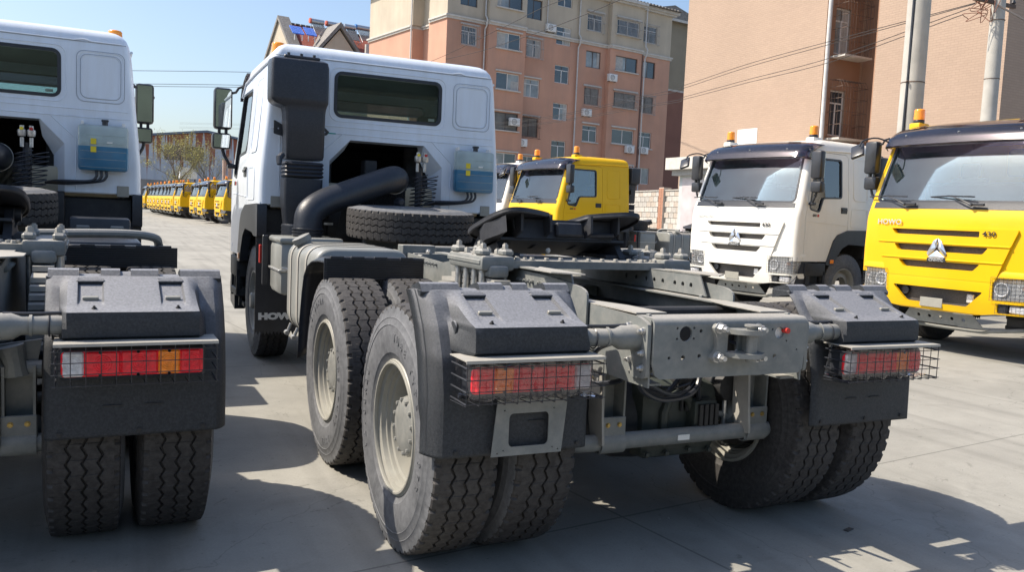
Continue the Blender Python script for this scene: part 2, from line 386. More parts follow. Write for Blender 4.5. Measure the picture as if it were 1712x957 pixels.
def wheel(parent, x, y, z, side, kind, spin, label=None):
    """side -1 = left of truck (outside is -x)"""
    w_ = bpy.data.objects.new('wheel', TYRE if kind == 'x' else None)
    w_ = link('wheel', None, parent, label, loc=(x, y, z)); w_.rotation_euler = (spin, 0, 0 if side < 0 else PI)
    if kind == 'f': w_.rotation_euler = (spin, 0, 0 if side < 0 else PI)
    link('tyre', TYRE, w_)
    if kind in ('outer', 'f'): link('lettering', TTEXT, w_)['kind'] = 'stuff'
    if kind == 'outer': link('rim', RIM, w_); link('lock_ring', RIMRING, w_); link('hub', HUB, w_)
    elif kind == 'inner': r_ = link('rim', RIM, w_); r_.rotation_euler = (0, 0, PI)
    elif kind == 'spare': link('rim', RIMF, w_)
    else: link('rim', RIMF, w_); link('hub', HUBF, w_)
    return w_

# ------------------------------------------------------------------ cab (built round the front axle, then shifted by AF)
def section(z, hw, yf, yr, bulge=.08, rf=.10, rr=.06, off=0.0, nf=14, nc=5):
    hw -= off; yf -= off; yr += off; P = []
    xs = hw-rf; y0 = yf-bulge*(xs/hw)**2
    for k in range(nf+1):
        x = -xs+2*xs*k/nf; P.append((x, yf-bulge*(x/hw)**2, z))
    for k in range(1, nc+1):
        a = PI/2*(1-k/nc); P.append((xs+rf*math.cos(a), y0-rf+rf*math.sin(a), z))
    for k in range(nc+1):
        a = -PI/2*k/nc; P.append((hw-rr+rr*math.cos(a), yr+rr+rr*math.sin(a), z))
    for k in range(nc+1):
        a = -PI/2-PI/2*k/nc; P.append((-hw+rr+rr*math.cos(a), yr+rr+rr*math.sin(a), z))
    for k in range(0, nc):
        a = PI-PI/2*k/nc; P.append((-xs+rf*math.cos(a), y0-rf+rf*math.sin(a), z))
    return P
LEV = [(.96, 1.17, 1.45, -.72), (1.3, 1.17, 1.455, -.72), (1.66, 1.17, 1.44, -.72), (1.74, 1.168, 1.425, -.72), (1.81, 1.165, 1.40, -.72), (2.0, 1.15, 1.345, -.72), (2.3, 1.122, 1.255, -.72), (2.62, 1.095, 1.15, -.72), (2.74, 1.082, 1.08, -.72),
       (2.82, 1.066, 1.00, -.718), (2.87, 1.045, .93, -.708), (2.91, 1.01, .85, -.685), (2.935, .965, .76, -.65), (2.95, .90, .64, -.59), (2.958, .80, .50, -.48)]
def loft(levels, off=0.0, ztop=None, zbot=None, **kw):
    mb = MB(); secs = []
    for z, hw, yf, yr in levels:
        secs.append(section(z, hw, yf, yr, off=off, **kw))
    n = len(secs[0]); vs = []
    for i, s_ in enumerate(secs):
        dz = (off if i == 0 else -off if i == len(secs)-1 else 0)
        dz2 = -off*min(1, max(0, (s_[0][2]-2.6)/.3))
        vs += [(x, y+AF, z+(off if i == 0 else dz2)) for x, y, z in s_]
    fs = [(i*n+k, i*n+(k+1) % n, (i+1)*n+(k+1) % n, (i+1)*n+k) for i in range(len(secs)-1) for k in range(n)]
    fs += [tuple(range(n)), tuple((len(secs)-1)*n+k for k in reversed(range(n)))]
    return mb.add(vs, fs)
def yz(P): return [(y+AF, z) for y, z in P]
WS = roundpoly([(-1.03, 1.90), (1.03, 1.90), (.955, 2.70), (-.955, 2.70)], .09, 5)
SW = yz(roundpoly([(.28, 2.62), (.93, 2.62), (1.10, 1.80), (.86, 1.76), (.76, 1.99), (.28, 2.01)], .05, 3))
RW = rect(-.505, 2.335, .505, 2.72, .055, 5)
def grow(P, d):
    n = len(P); c = Vector((sum(p[0] for p in P)/n, sum(p[1] for p in P)/n)); out = []
    for i in range(n):
        a = Vector(P[i-1]); b = Vector(P[(i+1) % n]); t = (b-a)
        if t.length < 1e-9: out.append(P[i]); continue
        nn = Vector((t.y, -t.x)).normalized(); p = Vector(P[i])
        if (p+nn*1e-3-c).length < (p-c).length: nn = -nn
        q = p+nn*d; out.append((q.x, q.y))
    return out
def make_cab_meshes():
    D = {}
    outer = loft(LEV)
    arch = yz([(.62, .90), (.60, .97), (.46, 1.30), (.36, 1.40), (.10, 1.48), (-.80, 1.50), (-.80, .90)])
    inner = loft([l for l in LEV if l[0] <= 2.94], off=.05)
    door = yz([(1.19, .90), (1.19, 1.66), (1.02, 2.60), (.97, 2.70), (.92, 2.72), (.16, 2.72), (.10, 2.68), (.10, 1.40), (.36, 1.33), (.46, 1.25), (.60, .90)])
    cut = [inner, MB().prism(arch, 'x', -2, 2), MB().prism(WS, 'y', AF+.7, AF+2), MB().prism(RW, 'y', AF-1.2, AF-.5), MB().prism(SW, 'x', -2, 2),
           MB().prism([(-1.05, .8), (1.05, .8), (1.05, 1.50), (-1.05, 1.50)], 'y', AF-.9, AF+1.30)]
    # recess opening in the rear wall (stepped funnel)
    rec = [(-.55, 1.3), (-.55, 1.92), (-.36, 2.12), (.36, 2.12), (.55, 1.92), (.55, 1.3)]
    cut.append(MB().prism(rec, 'y', AF-1.0, AF-.6))
    slots = [roundpoly([(.68, 1.545), (.62, 1.48), (-.50, 1.475), (-.50, 1.545)], .01, 2), roundpoly([(.62, 1.355), (.56, 1.275), (-.56, 1.275), (-.62, 1.355)], .02, 2), roundpoly([(.54, 1.155), (.46, 1.07), (-.46, 1.07), (-.54, 1.155)], .02, 2)]
    for s_ in slots: cut.append(MB().prism(s_, 'y', AF+1.2, AF+1.7))
    shell = boolean(outer.mesh('o', None, 0), cut)
    D['door_l'] = boolean(shell, [MB().prism(door, 'x', -1.4, -.9)], 'INTERSECT')
    D['door_r'] = boolean(shell, [MB().prism(door, 'x', .9, 1.4)], 'INTERSECT')
    dg_ = grow(door, .007)
    D['body'] = boolean(shell, [MB().prism(dg_, 'x', -1.4, -1.0), MB().prism(dg_, 'x', 1.0, 1.4)])
    # glass and gasket shells
    gs = boolean(loft(LEV, off=.018).mesh('o', None, 0), [loft(LEV, off=.026)])
    ks = boolean(loft(LEV, off=-.004).mesh('o', None, 0), [loft(LEV, off=.03)])
    def shp(m, P, ax, a, b): return boolean(m, [MB().prism(P, ax, a, b)], 'INTERSECT')
    for nm, P, ax, a, b, gw in (('ws', WS, 'y', AF+.8, AF+2, .022), ('rw', RW, 'y', AF-1.2, AF-.5, .018), ('swl', SW, 'x', -1.5, -.9, .016), ('swr', SW, 'x', .9, 1.5, .016)):
        D[nm] = shp(gs, grow(P, .01), ax, a, b)
        ring = shp(ks, grow(P, gw), ax, a, b)
        D[nm+'k'] = boolean(ring, [MB().prism(grow(P, -.012), ax, a-.1, b+.1)])
    # grille panel, lip strip
    gp = roundpoly([(.94, 1.575), (.72, .955), (-.72, .955), (-.94, 1.575)], .03, 3)
    gs2 = boolean(loft(LEV[:5], off=-.030).mesh('o', None, 0), [loft([(.9,)+LEV[0][1:]]+LEV[1:4]+[(1.9,)+LEV[4][1:]], off=.004)])
    g1 = shp(gs2, gp, 'y', AF+1.0, AF+1.9)
    D['grille'] = boolean(g1, [MB().prism(s_, 'y', AF+1, AF+1.9) for s_ in slots])
    ds = boolean(loft(LEV[:5], off=.035).mesh('o', None, 0), [loft([(.9,)+LEV[0][1:]]+LEV[1:4]+[(1.9,)+LEV[4][1:]], off=.045)])
    D['grille_mesh'] = shp(ds, rect(-.72, 1.0, .72, 1.6), 'y', AF+1.0, AF+1.9)
    D['strip'] = shp(boolean(loft(LEV, off=-.005).mesh('o', None, 0), [loft(LEV, off=.02)]), [(-1.06, 1.805), (1.06, 1.805), (1.05, 1.885), (-1.05, 1.885)], 'y', AF+1.0, AF+1.9)
    # bumper
    BL = [(.50, 1.08, 1.36, .95), (.56, 1.13, 1.43, .93), (.70, 1.165, 1.465, .93), (.92, 1.175, 1.48, .93), (1.06, 1.172, 1.47, .93), (1.09, 1.165, 1.46, .93)]
    bo = loft(BL, rf=.16, rr=.02)
    bc = [loft([(.40, 1.08, 1.36, .80)]+[(z, h, f, .80) for z, h, f, r in BL[:-1]]+[(1.2, 1.165, 1.46, .80)], off=.04, rf=.14, rr=.02), MB().box((-1.3, AF+.7, .3), (1.3, AF+1.12, 1.3)),
          MB().prism([(-.70, 1.3), (-.66, .955), (.66, .955), (.70, 1.3)], 'y', AF, AF+2),
          MB().prism(roundpoly([(.60, .83), (.40, .635), (-.40, .635), (-.60, .83)], .03), 'y', AF+1, AF+2),
          MB().prism([(-1.5, .3), (1.5, .3), (1.5, .60), (.75, .585), (.5, .545), (-.5, .545), (-.75, .585), (-1.5, .60)], 'y', AF, AF+2)]
    for s_ in (-1, 1):
        bc.append(MB().prism(roundpoly([(s_*.70, 1.01), (s_*1.5, 1.03), (s_*1.5, .765), (s_*.70, .75)], .03), 'y', AF+1.10, AF+2))
        bc.append(MB().prism(roundpoly([(s_*.76, .715), (s_*1.12, .72), (s_*1.08, .62), (s_*.76, .60)], .02), 'y', AF+1.3, AF+2))
    D['bumper'] = boolean(bo.mesh('o', None, 0), bc)
    hs = boolean(loft([(.6, 1.165, 1.465, .93), (1.1, 1.17, 1.47, .93)], off=.012, rf=.16).mesh('o', None, 0), [loft([(.5, 1.165, 1.465, .9), (1.2, 1.17, 1.47, .9)], off=.018, rf=.16)])
    for s_, nm in ((-1, 'l'), (1, 'r')):
        D['hl_'+nm] = shp(hs, [(s_*.705, 1.005), (s_*1.5, 1.02), (s_*1.5, .77), (s_*.705, .755)], 'y', AF+1.22, AF+2)
    return D
CM = make_cab_meshes()

def cab(root, paint):
    """builds the cab and its fittings as parts of the truck"""
    sub = lambda o, par: setattr(o, 'parent', par)
    body = link('cab_body', fin(CM['body'], 'cab_body', paint), root)
    # pressed lines in the rear wall and roof edge
    mb = MB(); yb = AF-.721
    def bead(P, r=.005): mb.tube(P, r, 6)
    bead([(-.62, yb, 2.83), (.62, yb, 2.83), (.70, yb, 2.845), (.76, yb, 2.83), (1.0, yb, 2.83)])
    bead([(-1.08, yb, 2.175), (.62, yb, 2.165), (1.08, yb, 2.17)]); bead([(-1.05, yb, 2.235), (1.06, yb, 2.235)])
    for o_, r_ in ((0, .05), (.03, .06)):
        P = [(x, yb, z) for x, z in rect(.68-o_, 2.34-o_, .99+o_, 2.71+o_, r_, 4)]; mb.tube(P, .0045, 6, closed=True)
    P = [(x, yb, z) for x, z in rect(-.56, 2.285, .56, 2.77, .08, 4)]; mb.tube(P, .004, 6, closed=True)
    P = [(x, yb, z) for x, z in ((-.64, 1.52), (-.64, 1.97), (-.43, 2.17))]; mb.tube(P, .005, 6)
    P = [(x, yb, z) for x, z in ((.64, 1.52), (.64, 1.97), (.43, 2.17))]; mb.tube(P, .005, 6)
    P = [(x, yb, z) for x, z in rect(-1.0, 1.62, -.70, 2.22, .05, 4)]; mb.tube(P, .004, 6, closed=True)
    mb.build('pressed_line', paint, body)
    mb = MB()
    for z in (2.823, 2.168): mb.tube([(-1.06, yb, z), (1.04, yb, z)], .0028, 5)
    for o_ in (0, .03): mb.tube([(x, yb, z) for x, z in rect(.672-o_, 2.332-o_, .998+o_, 2.718+o_, .06, 4)], .0022, 5, closed=True)
    mb.build('groove_shade', groove_shade_m, body)  # dark lines put painted shade along the pressed grooves
    # sloping flanks of the recess
    mb = MB(); o1 = [(-.55, 1.5), (-.55, 1.92), (-.36, 2.12), (-.35, 2.12), (.35, 2.12), (.36, 2.12), (.55, 1.92), (.55, 1.5)]
    i1 = [(-.52, 1.5), (-.52, 1.88), (-.38, 2.03), (-.37, 2.112), (.345, 2.112), (.37, 1.98), (.46, 1.82), (.46, 1.5)]
    vs = [(x, yb+.003, z) for x, z in o1]+[(x, yb+.16, z) for x, z in i1]+[(x, yb+.17, z+.0) for x, z in i1]
    fs = [(i, i+1, i+9, i+8) for i in range(7)]
    mb.add(vs[:16], fs).build('recess_flank', paint, body, smooth=20)
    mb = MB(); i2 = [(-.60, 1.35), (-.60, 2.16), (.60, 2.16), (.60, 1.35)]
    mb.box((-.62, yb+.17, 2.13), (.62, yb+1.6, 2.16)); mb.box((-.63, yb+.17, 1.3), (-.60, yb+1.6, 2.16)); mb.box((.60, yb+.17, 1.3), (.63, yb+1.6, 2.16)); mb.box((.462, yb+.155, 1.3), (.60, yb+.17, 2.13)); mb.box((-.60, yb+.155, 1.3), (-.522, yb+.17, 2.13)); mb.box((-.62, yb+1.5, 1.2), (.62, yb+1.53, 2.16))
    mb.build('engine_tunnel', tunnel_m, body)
    # lower lip brackets of the rear wall
    MB().box((-1.16, yb+.02, 1.49), (-.55, yb+.10, 1.515)).build('rear_sill', paint, body); MB().box((.55, yb+.02, 1.49), (1.16, yb+.10, 1.515)).build('rear_sill', paint, body)
    for x in (-1.02, 1.02): MB().box((x-.05, yb-.006, 1.47), (x+.05, yb+.004, 1.57), .003).build('corner_bracket', rim_m, body)
    # engine mass under the cab
    mb = MB(); mb.box((-.35, AF-.55, .7), (.35, AF+.8, 1.55), .05); mb.box((-.28, AF-.62, 1.2), (.28, AF-.4, 1.75), .06); mb.cyl((-.35, AF-.5, 1.65), (.30, AF-.5, 1.65), .10, 16)
    mb.box((-.2, AF-.66, 1.78), (-.08, AF-.5, 1.95), .01)
    for k in range(6): mb.box((-.5+.17*k, AF-.60, .9), (-.44+.17*k, AF-.50, 1.3), .01)
    mb.build('engine_block', dark_m, root)
    # windows
    for nm, key, gm in (('windscreen', 'ws', glass_w), ('rear_window', 'rw', glass_r), ('side_window', 'swl', glass_d), ('side_window', 'swr', glass_d)):
        g = link(nm, fin(CM[key], nm, gm), root); link('gasket', fin(CM[key+'k'], 'gasket', plas2_m), g)
    # stickers in the windows
    MB().box((.40, yb+.02, 2.36), (.46, yb+.024, 2.385)).build('sticker', white_s, body)
    for s_, k in ((-1, 'door_l'), (1, 'door_r')):
        d = link('door', fin(CM[k], 'door', paint), root)
        h = MB().box((s_*1.165, AF+.135, 1.755), (s_*1.176, AF+.30, 1.855), .006).box((s_*1.17, AF+.15, 1.80), (s_*1.19, AF+.285, 1.825), .004); h.build('door_handle', plas2_m, d)
        mb = MB(); P = [(s_*1.172, y+AF, z) for y, z in ((1.16, 1.60), (.12, 1.56))]; mb.tube(P, .004, 6)
        mb.build('crease_line', paint, d)
        text('badge', '6X4', .055, black_s, d, basis((s_*1.173, AF+.98, 1.70), (0, s_, 0), (0, 0, 1)), .001, bold=.002)
        MB().box((s_*1.172, AF+.87, 1.68), (s_*1.175, AF+.91, 1.72)).build('badge_mark', red_s, d)
        # rear side panel pressings
        xx = 1.172; mb = MB()
        mb.tube([(s_*(xx-(max(z, 1.81)-1.81)*.098), y+AF, z) for y, z in rect(-.42, 1.98, -.04, 2.66, .06)], .006, 6, closed=True)
        mb.tube([(s_*(xx), y+AF, z) for y, z in rect(-.42, 1.53, .02, 1.84, .04)], .003, 6, closed=True)
        mb.build('pressed_line', paint, body)
        # gutter rail along the roof
        mb = MB(); mb.tube([(s_*1.085, AF-.66, 2.78), (s_*1.087, AF+.2, 2.77), (s_*1.088, AF+.85, 2.745), (s_*1.10, AF+1.04, 2.62)], .012, 8); mb.build('roof_gutter', paint, body)
        # wheel arch
        prof = [(.62, .96), (.60, .97), (.46, 1.30), (.36, 1.40), (.10, 1.48), (-.72, 1.50), (-.72, 1.20), (-.52, 1.20), (-.42, 1.23), (.05, 1.25), (.22, 1.18), (.36, 1.02), (.42, .90), (.62, .90)]
        MB().prism(roundpoly(yz(prof), .03, 2), 'x', s_*1.10, s_*1.185).build('wheel_arch', plas_m, root)
        MB().box((s_*1.185, AF+.43, .93), (s_*1.195, AF+.52, .99), .003).build('side_marker', amber_m, root)
        mb = MB(); mb.box((s_*.70, AF+.62, .72), (s_*1.185, AF+1.14, .935), .02); mb.box((s_*.70, AF+.62, .52), (s_*1.185, AF+1.12, .60), .01); mb.box((s_*.70, AF+.62, .40), (s_*1.10, AF+1.12, .45), .01); mb.box((s_*1.15, AF+.62, .55), (s_*1.185, AF+.67, .80)); mb.box((s_*1.15, AF+1.05, .50), (s_*1.18, AF+1.10, .80)); mb.box((s_*.72, AF+.64, .42), (s_*1.05, AF+1.12, .92)); mb.box((s_*1.12, AF+.66, .42), (s_*1.15, AF+.70, .92))
        mb.build('step', dark_m, root)
        # front edge of the step: slim dark guard panel
        MB().prism(yz([(.95, .35), (1.30, .40), (1.36, .60), (1.2, .95), (1.0, .95)]), 'x', s_*1.05, s_*1.16).build('bumper_end', plas2_m, root)
    # interior
    MB().box((-.98, AF-.60, 2.76), (.98, AF+.80, 2.80), .01).build('headliner', dark_m, root)
    mb = MB(); mb.box((-1.02, AF+.88, 1.25), (1.02, AF+1.28, 1.88), .05); mb.build('dashboard', seat_m, root)
    for s_ in (-1, 1):
        mb = MB(); mb.box((s_*.38, AF+.0, 1.35), (s_*.88, AF+.52, 1.62), .05); mb.box((s_*.38, AF-.12, 1.58), (s_*.88, AF+.04, 2.28), .05); mb.box((s_*.50, AF-.10, 2.28), (s_*.76, AF+.0, 2.48), .04); mb.build('seat', seat_m, root)
    mb = MB(); t = Matrix.Translation((-.62, AF+.72, 1.92)) @ Matrix.Rotation(math.radians(-62), 4, 'X')
    mb.tube([tuple(t @ Vector((.22*math.cos(a), .22*math.sin(a), 0))) for a in [2*PI*k/24 for k in range(24)]], .014, 6, closed=True)
    mb.tube([tuple(t @ Vector((-.2, 0, 0))), tuple(t @ Vector((.2, 0, 0)))], .015, 6); mb.tube([tuple(t @ Vector((0, 0, 0))), (-.62, AF+1.0, 1.6)], .03, 8); mb.build('steering_wheel', plas2_m, root)
    for x in (.12, -.80): MB().prism([(x-.14, AF+1.12), (x+.14, AF+1.14), (x+.13, AF+1.26), (x-.15, AF+1.24)], 'z', 1.884, 1.886).build('paper_sheet', paper_m if x > 0 else white_s, root)
    MB().box((-1.0, AF-.62, 1.45), (1.0, AF-.10, 1.72), .04).build('bunk', curt_m, root)
    # visor: follows the windscreen curve
    def vis(u, v):
        x = -1.12+2.24*u; prof = [(1.30, 2.60), (1.335, 2.63), (1.28, 2.74), (1.18, 2.82), (1.06, 2.88), (.98, 2.905)]
        t_ = v*(len(prof)-1); i = min(int(t_), len(prof)-2); f_ = t_-i; y = prof[i][0]*(1-f_)+prof[i+1][0]*f_; z = prof[i][1]*(1-f_)+prof[i+1][1]*f_
        e = max(0, abs(x)-.98)/.14
        return (x*(1-.02*v), AF+y-.07*(x/1.12)**2-.16*e*e, z-.02*e*e-.03*v*abs(x)**3)
    mb = MB().grid(vis, 41, 16); v_ = mb.build('sun_visor_shade', visor_m, root, 60)
    md = v_.modifiers.new('s', 'SOLIDIFY'); md.thickness = .012
    mb = MB()
    for x in (-.75, 0, .75): 
        p = vis((x+1.12)/2.24, .45); mb.lathe([(0, .014), (.012, .012), (.02, .004)], p, 'y', 10)
    mb.build('visor_stud', zinc_m, v_)
    mb = MB()
    for x in (-.72, .72):
        mb.add([vis((xx+1.12)/2.24, vv) for xx in (x-.12, x+.12) for vv in (.78, .92)], [(0, 1, 3, 2)])
    mb.v = [(x, y+.006, z+.012) for x, y, z in mb.v]; mb.build('marker_lamp', black_s, v_)
    # beacons
    for x, s in ((-.80, 1), (.98, 1)):
        MB().box((x-.08, AF+.54, 2.86), (x+.08, AF+.76, 2.985), .02).build('beacon_base', paint, root)
        b = MB().lathe([(2.985, .068), (3.01, .072), (3.03, .066), (3.035, .060)], (x, AF+.66, 0), 'z', 24).build('beacon', plas2_m, root)
        mb = MB().lathe([(3.03, .072)]+[(3.045+.016*k, .070+(.003 if k % 2 else 0)-.0006*k) for k in range(8)]+[(3.172, .060), (3.18, .03), (3.181, .001)], (x, AF+.66, 0), 'z', 24); mb.build('lens', beac_m, b, 50)
    # grille, badges, wipers
    g = link('grille', fin(CM['grille'], 'grille', paint), root); link('grille_mesh', fin(CM['grille_mesh'], 'grille_mesh', mesh_m), g)
    link('cowl_strip', fin(CM['strip'], 'cowl_strip', plas_m), root)
    fy = lambda x, o=.03: AF+1.455+o-.08*(x/1.17)**2
    for z0, z1, xa in ((1.375, 1.385, .87), (1.18, 1.19, .80)):
        MB().tube([(x, fy(x, .033), z0) for x in [xa*(-1+k/8) for k in range(17)]], .010, 6).build('grille_rib', paint, g)
    mb = MB()
    for P in ([(.0, .135), (.045, .11), (.012, .02), (.0, .03)], [(-.005, .135), (-.055, .10), (-.13, -.05), (-.115, -.085), (-.02, .0), (-.012, .02)], [(.005+.045, .11), (.13, -.05), (.115, -.085), (.02, .0), (.015, .02)], [(0, -.01), (.11, -.095), (.09, -.115), (-.09, -.115), (-.11, -.095)]):
        vs = [(x, fy(0)+.012, 1.305+z) for x, z in P]; n = len(P); cxy = (sum(p[0] for p in P)/n, fy(0)+.034, 1.305+sum(p[1] for p in P)/n); bk = [(x, fy(0)+.0, 1.305+z) for x, z in P]
        mb.add(vs+[cxy]+bk, [(i, (i+1) % n, n) for i in range(n)]+[(i, n+1+i, n+1+(i+1) % n, (i+1) % n) for i in range(n)])
    em = mb.build('emblem', chrome_m, g, 10)
    MB().box((-.125, fy(0)+.0, 1.15), (.125, fy(0)+.012, 1.195), .003).build('emblem_plate', plas2_m, g)
    F_ = lambda x, z, o: basis((x, fy(x, o), z), (-1, -.12*x*0, 0), (0, 0, 1))
    text('lettering', 'CNHTC', .045, chrome_m, g, F_(0, 1.172, .043), .001, bold=.001, sx=1.25)
    text('lettering', 'HOWO', .09, chrome_m, root, basis((.74, fy(.74, .006), 1.625), (-1, .10, 0), (0, 0, 1)), .004, bold=.0015, sx=1.25)
    text('lettering', '430', .085, plas2_m, root, basis((-.62, fy(.62, .036), 1.515), (-1, -.08, 0), (0, 0, 1)), .003, bold=.0005, sx=1.25)
    for x in (.55, -.35):
        mb = MB(); y0 = AF+1.41-.08*(x/1.17)**2+.03
        mb.box((x-.16, y0-.02, 1.845), (x+.02, y0+.015, 1.875), .006); mb.cyl((x, y0, 1.86), (x, y0+.03, 1.865), .022, 10)
        e = (x+.30, y0-.035, 1.965); mb.tube([(x, y0+.02, 1.865), (x+.13, y0+.012, 1.92), e], [.012, .009, .006], 8)
        mb.tube([(x+.60, y0-.075-.03, 1.955), (x+.3, y0-.03, 1.965), (x-.02, y0-.015, 1.955)], .009, 6)
        mb.build('wiper', plas2_m, root)
    # bumper with lamps
    bu = link('bumper', fin(CM['bumper'], 'bumper', paint), root)
    MB().box((-.62, AF+1.33, .60), (.62, AF+1.345, .86)).box((-1.0, AF+1.24, 1.085), (1.0, AF+1.25, 1.16)).build('intake_backing', mesh_m, bu)
    MB().box((-.10, AF+1.44, .585), (.20, AF+1.452, .70), .003).build('plate_holder', rim_m, bu)
    MB().cyl((.46, AF+1.3, .76), (.46, AF+1.39, .76), .05, 16).build('tow_socket', plas_m, bu); MB().box((-.45, AF+1.3, .68), (-.36, AF+1.385, .79), .01).build('socket_lid', lamp_m, bu)
    for s_, nm in ((-1, 'l'), (1, 'r')):
        h = MB().prism([(s_*.70, AF+1.2), (s_*.70, AF+1.405), (s_*.85, AF+1.39), (s_*1.0, AF+1.365), (s_*1.07, AF+1.33), (s_*1.12, AF+1.26), (s_*1.13, AF+1.15)], 'z', .765, 1.005).build('headlight', lamp_m, root)
        link('lens', fin(CM['hl_'+nm], 'lens', glass_h), h)
        mb = MB()
        for x, z, r in ((.80, .88, .075), (.95, .88, .06)): mb.lathe([(.0, .02), (.0, r*.5), (.04, r), (.045, r), (.045, r*1.1), (0, r*1.1)], (s_*x, AF+1.385-.03*(x > .9), z), 'y', 20, closed=True)
        mb.build('reflector', lamp_m, h)
        MB().lathe([(0, .001), (0, .035), (.03, .03), (.045, .001)], (s_*1.03, AF+1.345, .91), 'y', 16).build('indicator', amber_m, h)
        MB().box((s_*.76, AF+1.32, .61), (s_*.86, AF+1.40, .70), .01).build('fog_slot', plas2_m, bu)
        f = MB().box((s_*.88, AF+1.30, .615), (s_*1.08, AF+1.385, .70), .02).build('fog_lamp', clear_m, root)
        mb = MB(); cy_ = lambda x: AF+1.50-.09*(x/1.17)**2-(.10*max(0, (abs(x)-1.0)/.17)**2)
        for k in range(11): 
            x = s_*(.69+.047*k); mb.tube([(x, cy_(x), 1.02), (x, cy_(x), .745)], .0022, 5)
        for k in range(7):
            z = .75+.045*k; mb.tube([(s_*(.69+.094*j), cy_(.69+.094*j), z) for j in range(6)], .0022, 5)
        for k in range(8): mb.tube([(s_*(.76+.045*k), cy_(.76+.045*k)-.01, .715), (s_*(.76+.045*k), cy_(.76+.045*k)-.01, .60)], .002, 5)
        for k in range(3): mb.tube([(s_*(.76+.08*j), cy_(.76+.08*j)-.01, .61+.05*k) for j in range(5)], .002, 5)
        mb.build('lamp_guard', plas2_m, h)
    mb = MB(); hol = [circ(-.30+.15*k, 0.0, .022, 12) for k in range(5)]
    mb.holed([(-.55, -.09), (.55, -.09), (.42, .08), (-.42, .08)], hol, 'y', -.004, .004)
    mb.xf(Matrix.Translation((0, AF+1.30, .46)) @ Matrix.Rotation(math.radians(-18), 4, 'X')); mb.build('underrun_plate', frame_m, root)
    mb = MB(); mb.tube(cr([(-1.0, AF+1.15, .42), (-.6, AF+1.2, .36), (-.4, AF+1.15, .33), (.4, AF+1.15, .33), (.6, AF+1.2, .36), (1.0, AF+1.15, .42)], 6), .025, 8); mb.build('tow_bar', frame_m, root)
    # mirrors
    for s_ in (-1, 1):
        x0 = s_*1.29; y0 = AF+1.08
        m = MB().box((x0-.095, y0, 2.275), (x0+.095, y0+.13, 2.715), .035).build('mirror', plas2_m, root)
        MB().box((x0-.076, y0-.004, 2.298), (x0+.076, y0+.002, 2.692), .0).build('mirror_glass', mirror_m, m, 0)
        m2 = MB().box((x0-.11, y0-.01, 2.06), (x0+.085, y0+.12, 2.235), .03).build('wide_mirror', plas2_m, root)
        MB().box((x0-.092, y0-.014, 2.08), (x0+.067, y0-.008, 2.215)).build('mirror_glass', mirror_m, m2, 0)
        mb = MB(); mb.box((x0-.05, y0+.03, 2.22), (x0-.02, y0+.07, 2.29)); mb.box((x0+.02, y0+.03, 2.22), (x0+.05, y0+.07, 2.29))
        mb.tube([(x0+s_*-.06, y0+.06, 2.66), (s_*1.16, y0+.05, 2.68), (s_*1.13, y0+.06, 2.73), (s_*1.08, y0+.02, 2.75)], .014, 8)
        mb.tube([(x0, y0+.05, 2.07), (x0-s_*.02, y0+.05, 2.0), (s_*1.22, y0+.04, 1.91), (s_*1.16, y0+.02, 1.89)], .018, 8); mb.box((s_*1.15, y0-.03, 1.86), (s_*1.24, y0+.06, 1.90), .01)
        mb.build('mirror_arm', plas2_m, m)
    k = MB().tube(cr([(1.0, AF+1.1, 2.66), (1.12, AF+1.30, 2.74), (1.22, AF+1.45, 2.70), (1.24, AF+1.50, 2.62)], 5), .011, 8).build('kerb_mirror', plas2_m, root)
    mb = MB().box((-.09, -.025, -.13), (.09, .025, .13), .022); mb.xf(Matrix.Translation((1.28, AF+1.48, 2.56)) @ Matrix.Rotation(math.radians(42), 4, 'X') @ Matrix.Rotation(math.radians(30), 4, 'Y')); mb.build('mirror_head', plas2_m, k)
    mb = MB().box((-.078, -.029, -.118), (.078, -.024, .118)); mb.xf(Matrix.Translation((1.28, AF+1.48, 2.56)) @ Matrix.Rotation(math.radians(42), 4, 'X') @ Matrix.Rotation(math.radians(30), 4, 'Y')); mb.build('mirror_glass', mirror_m, k)

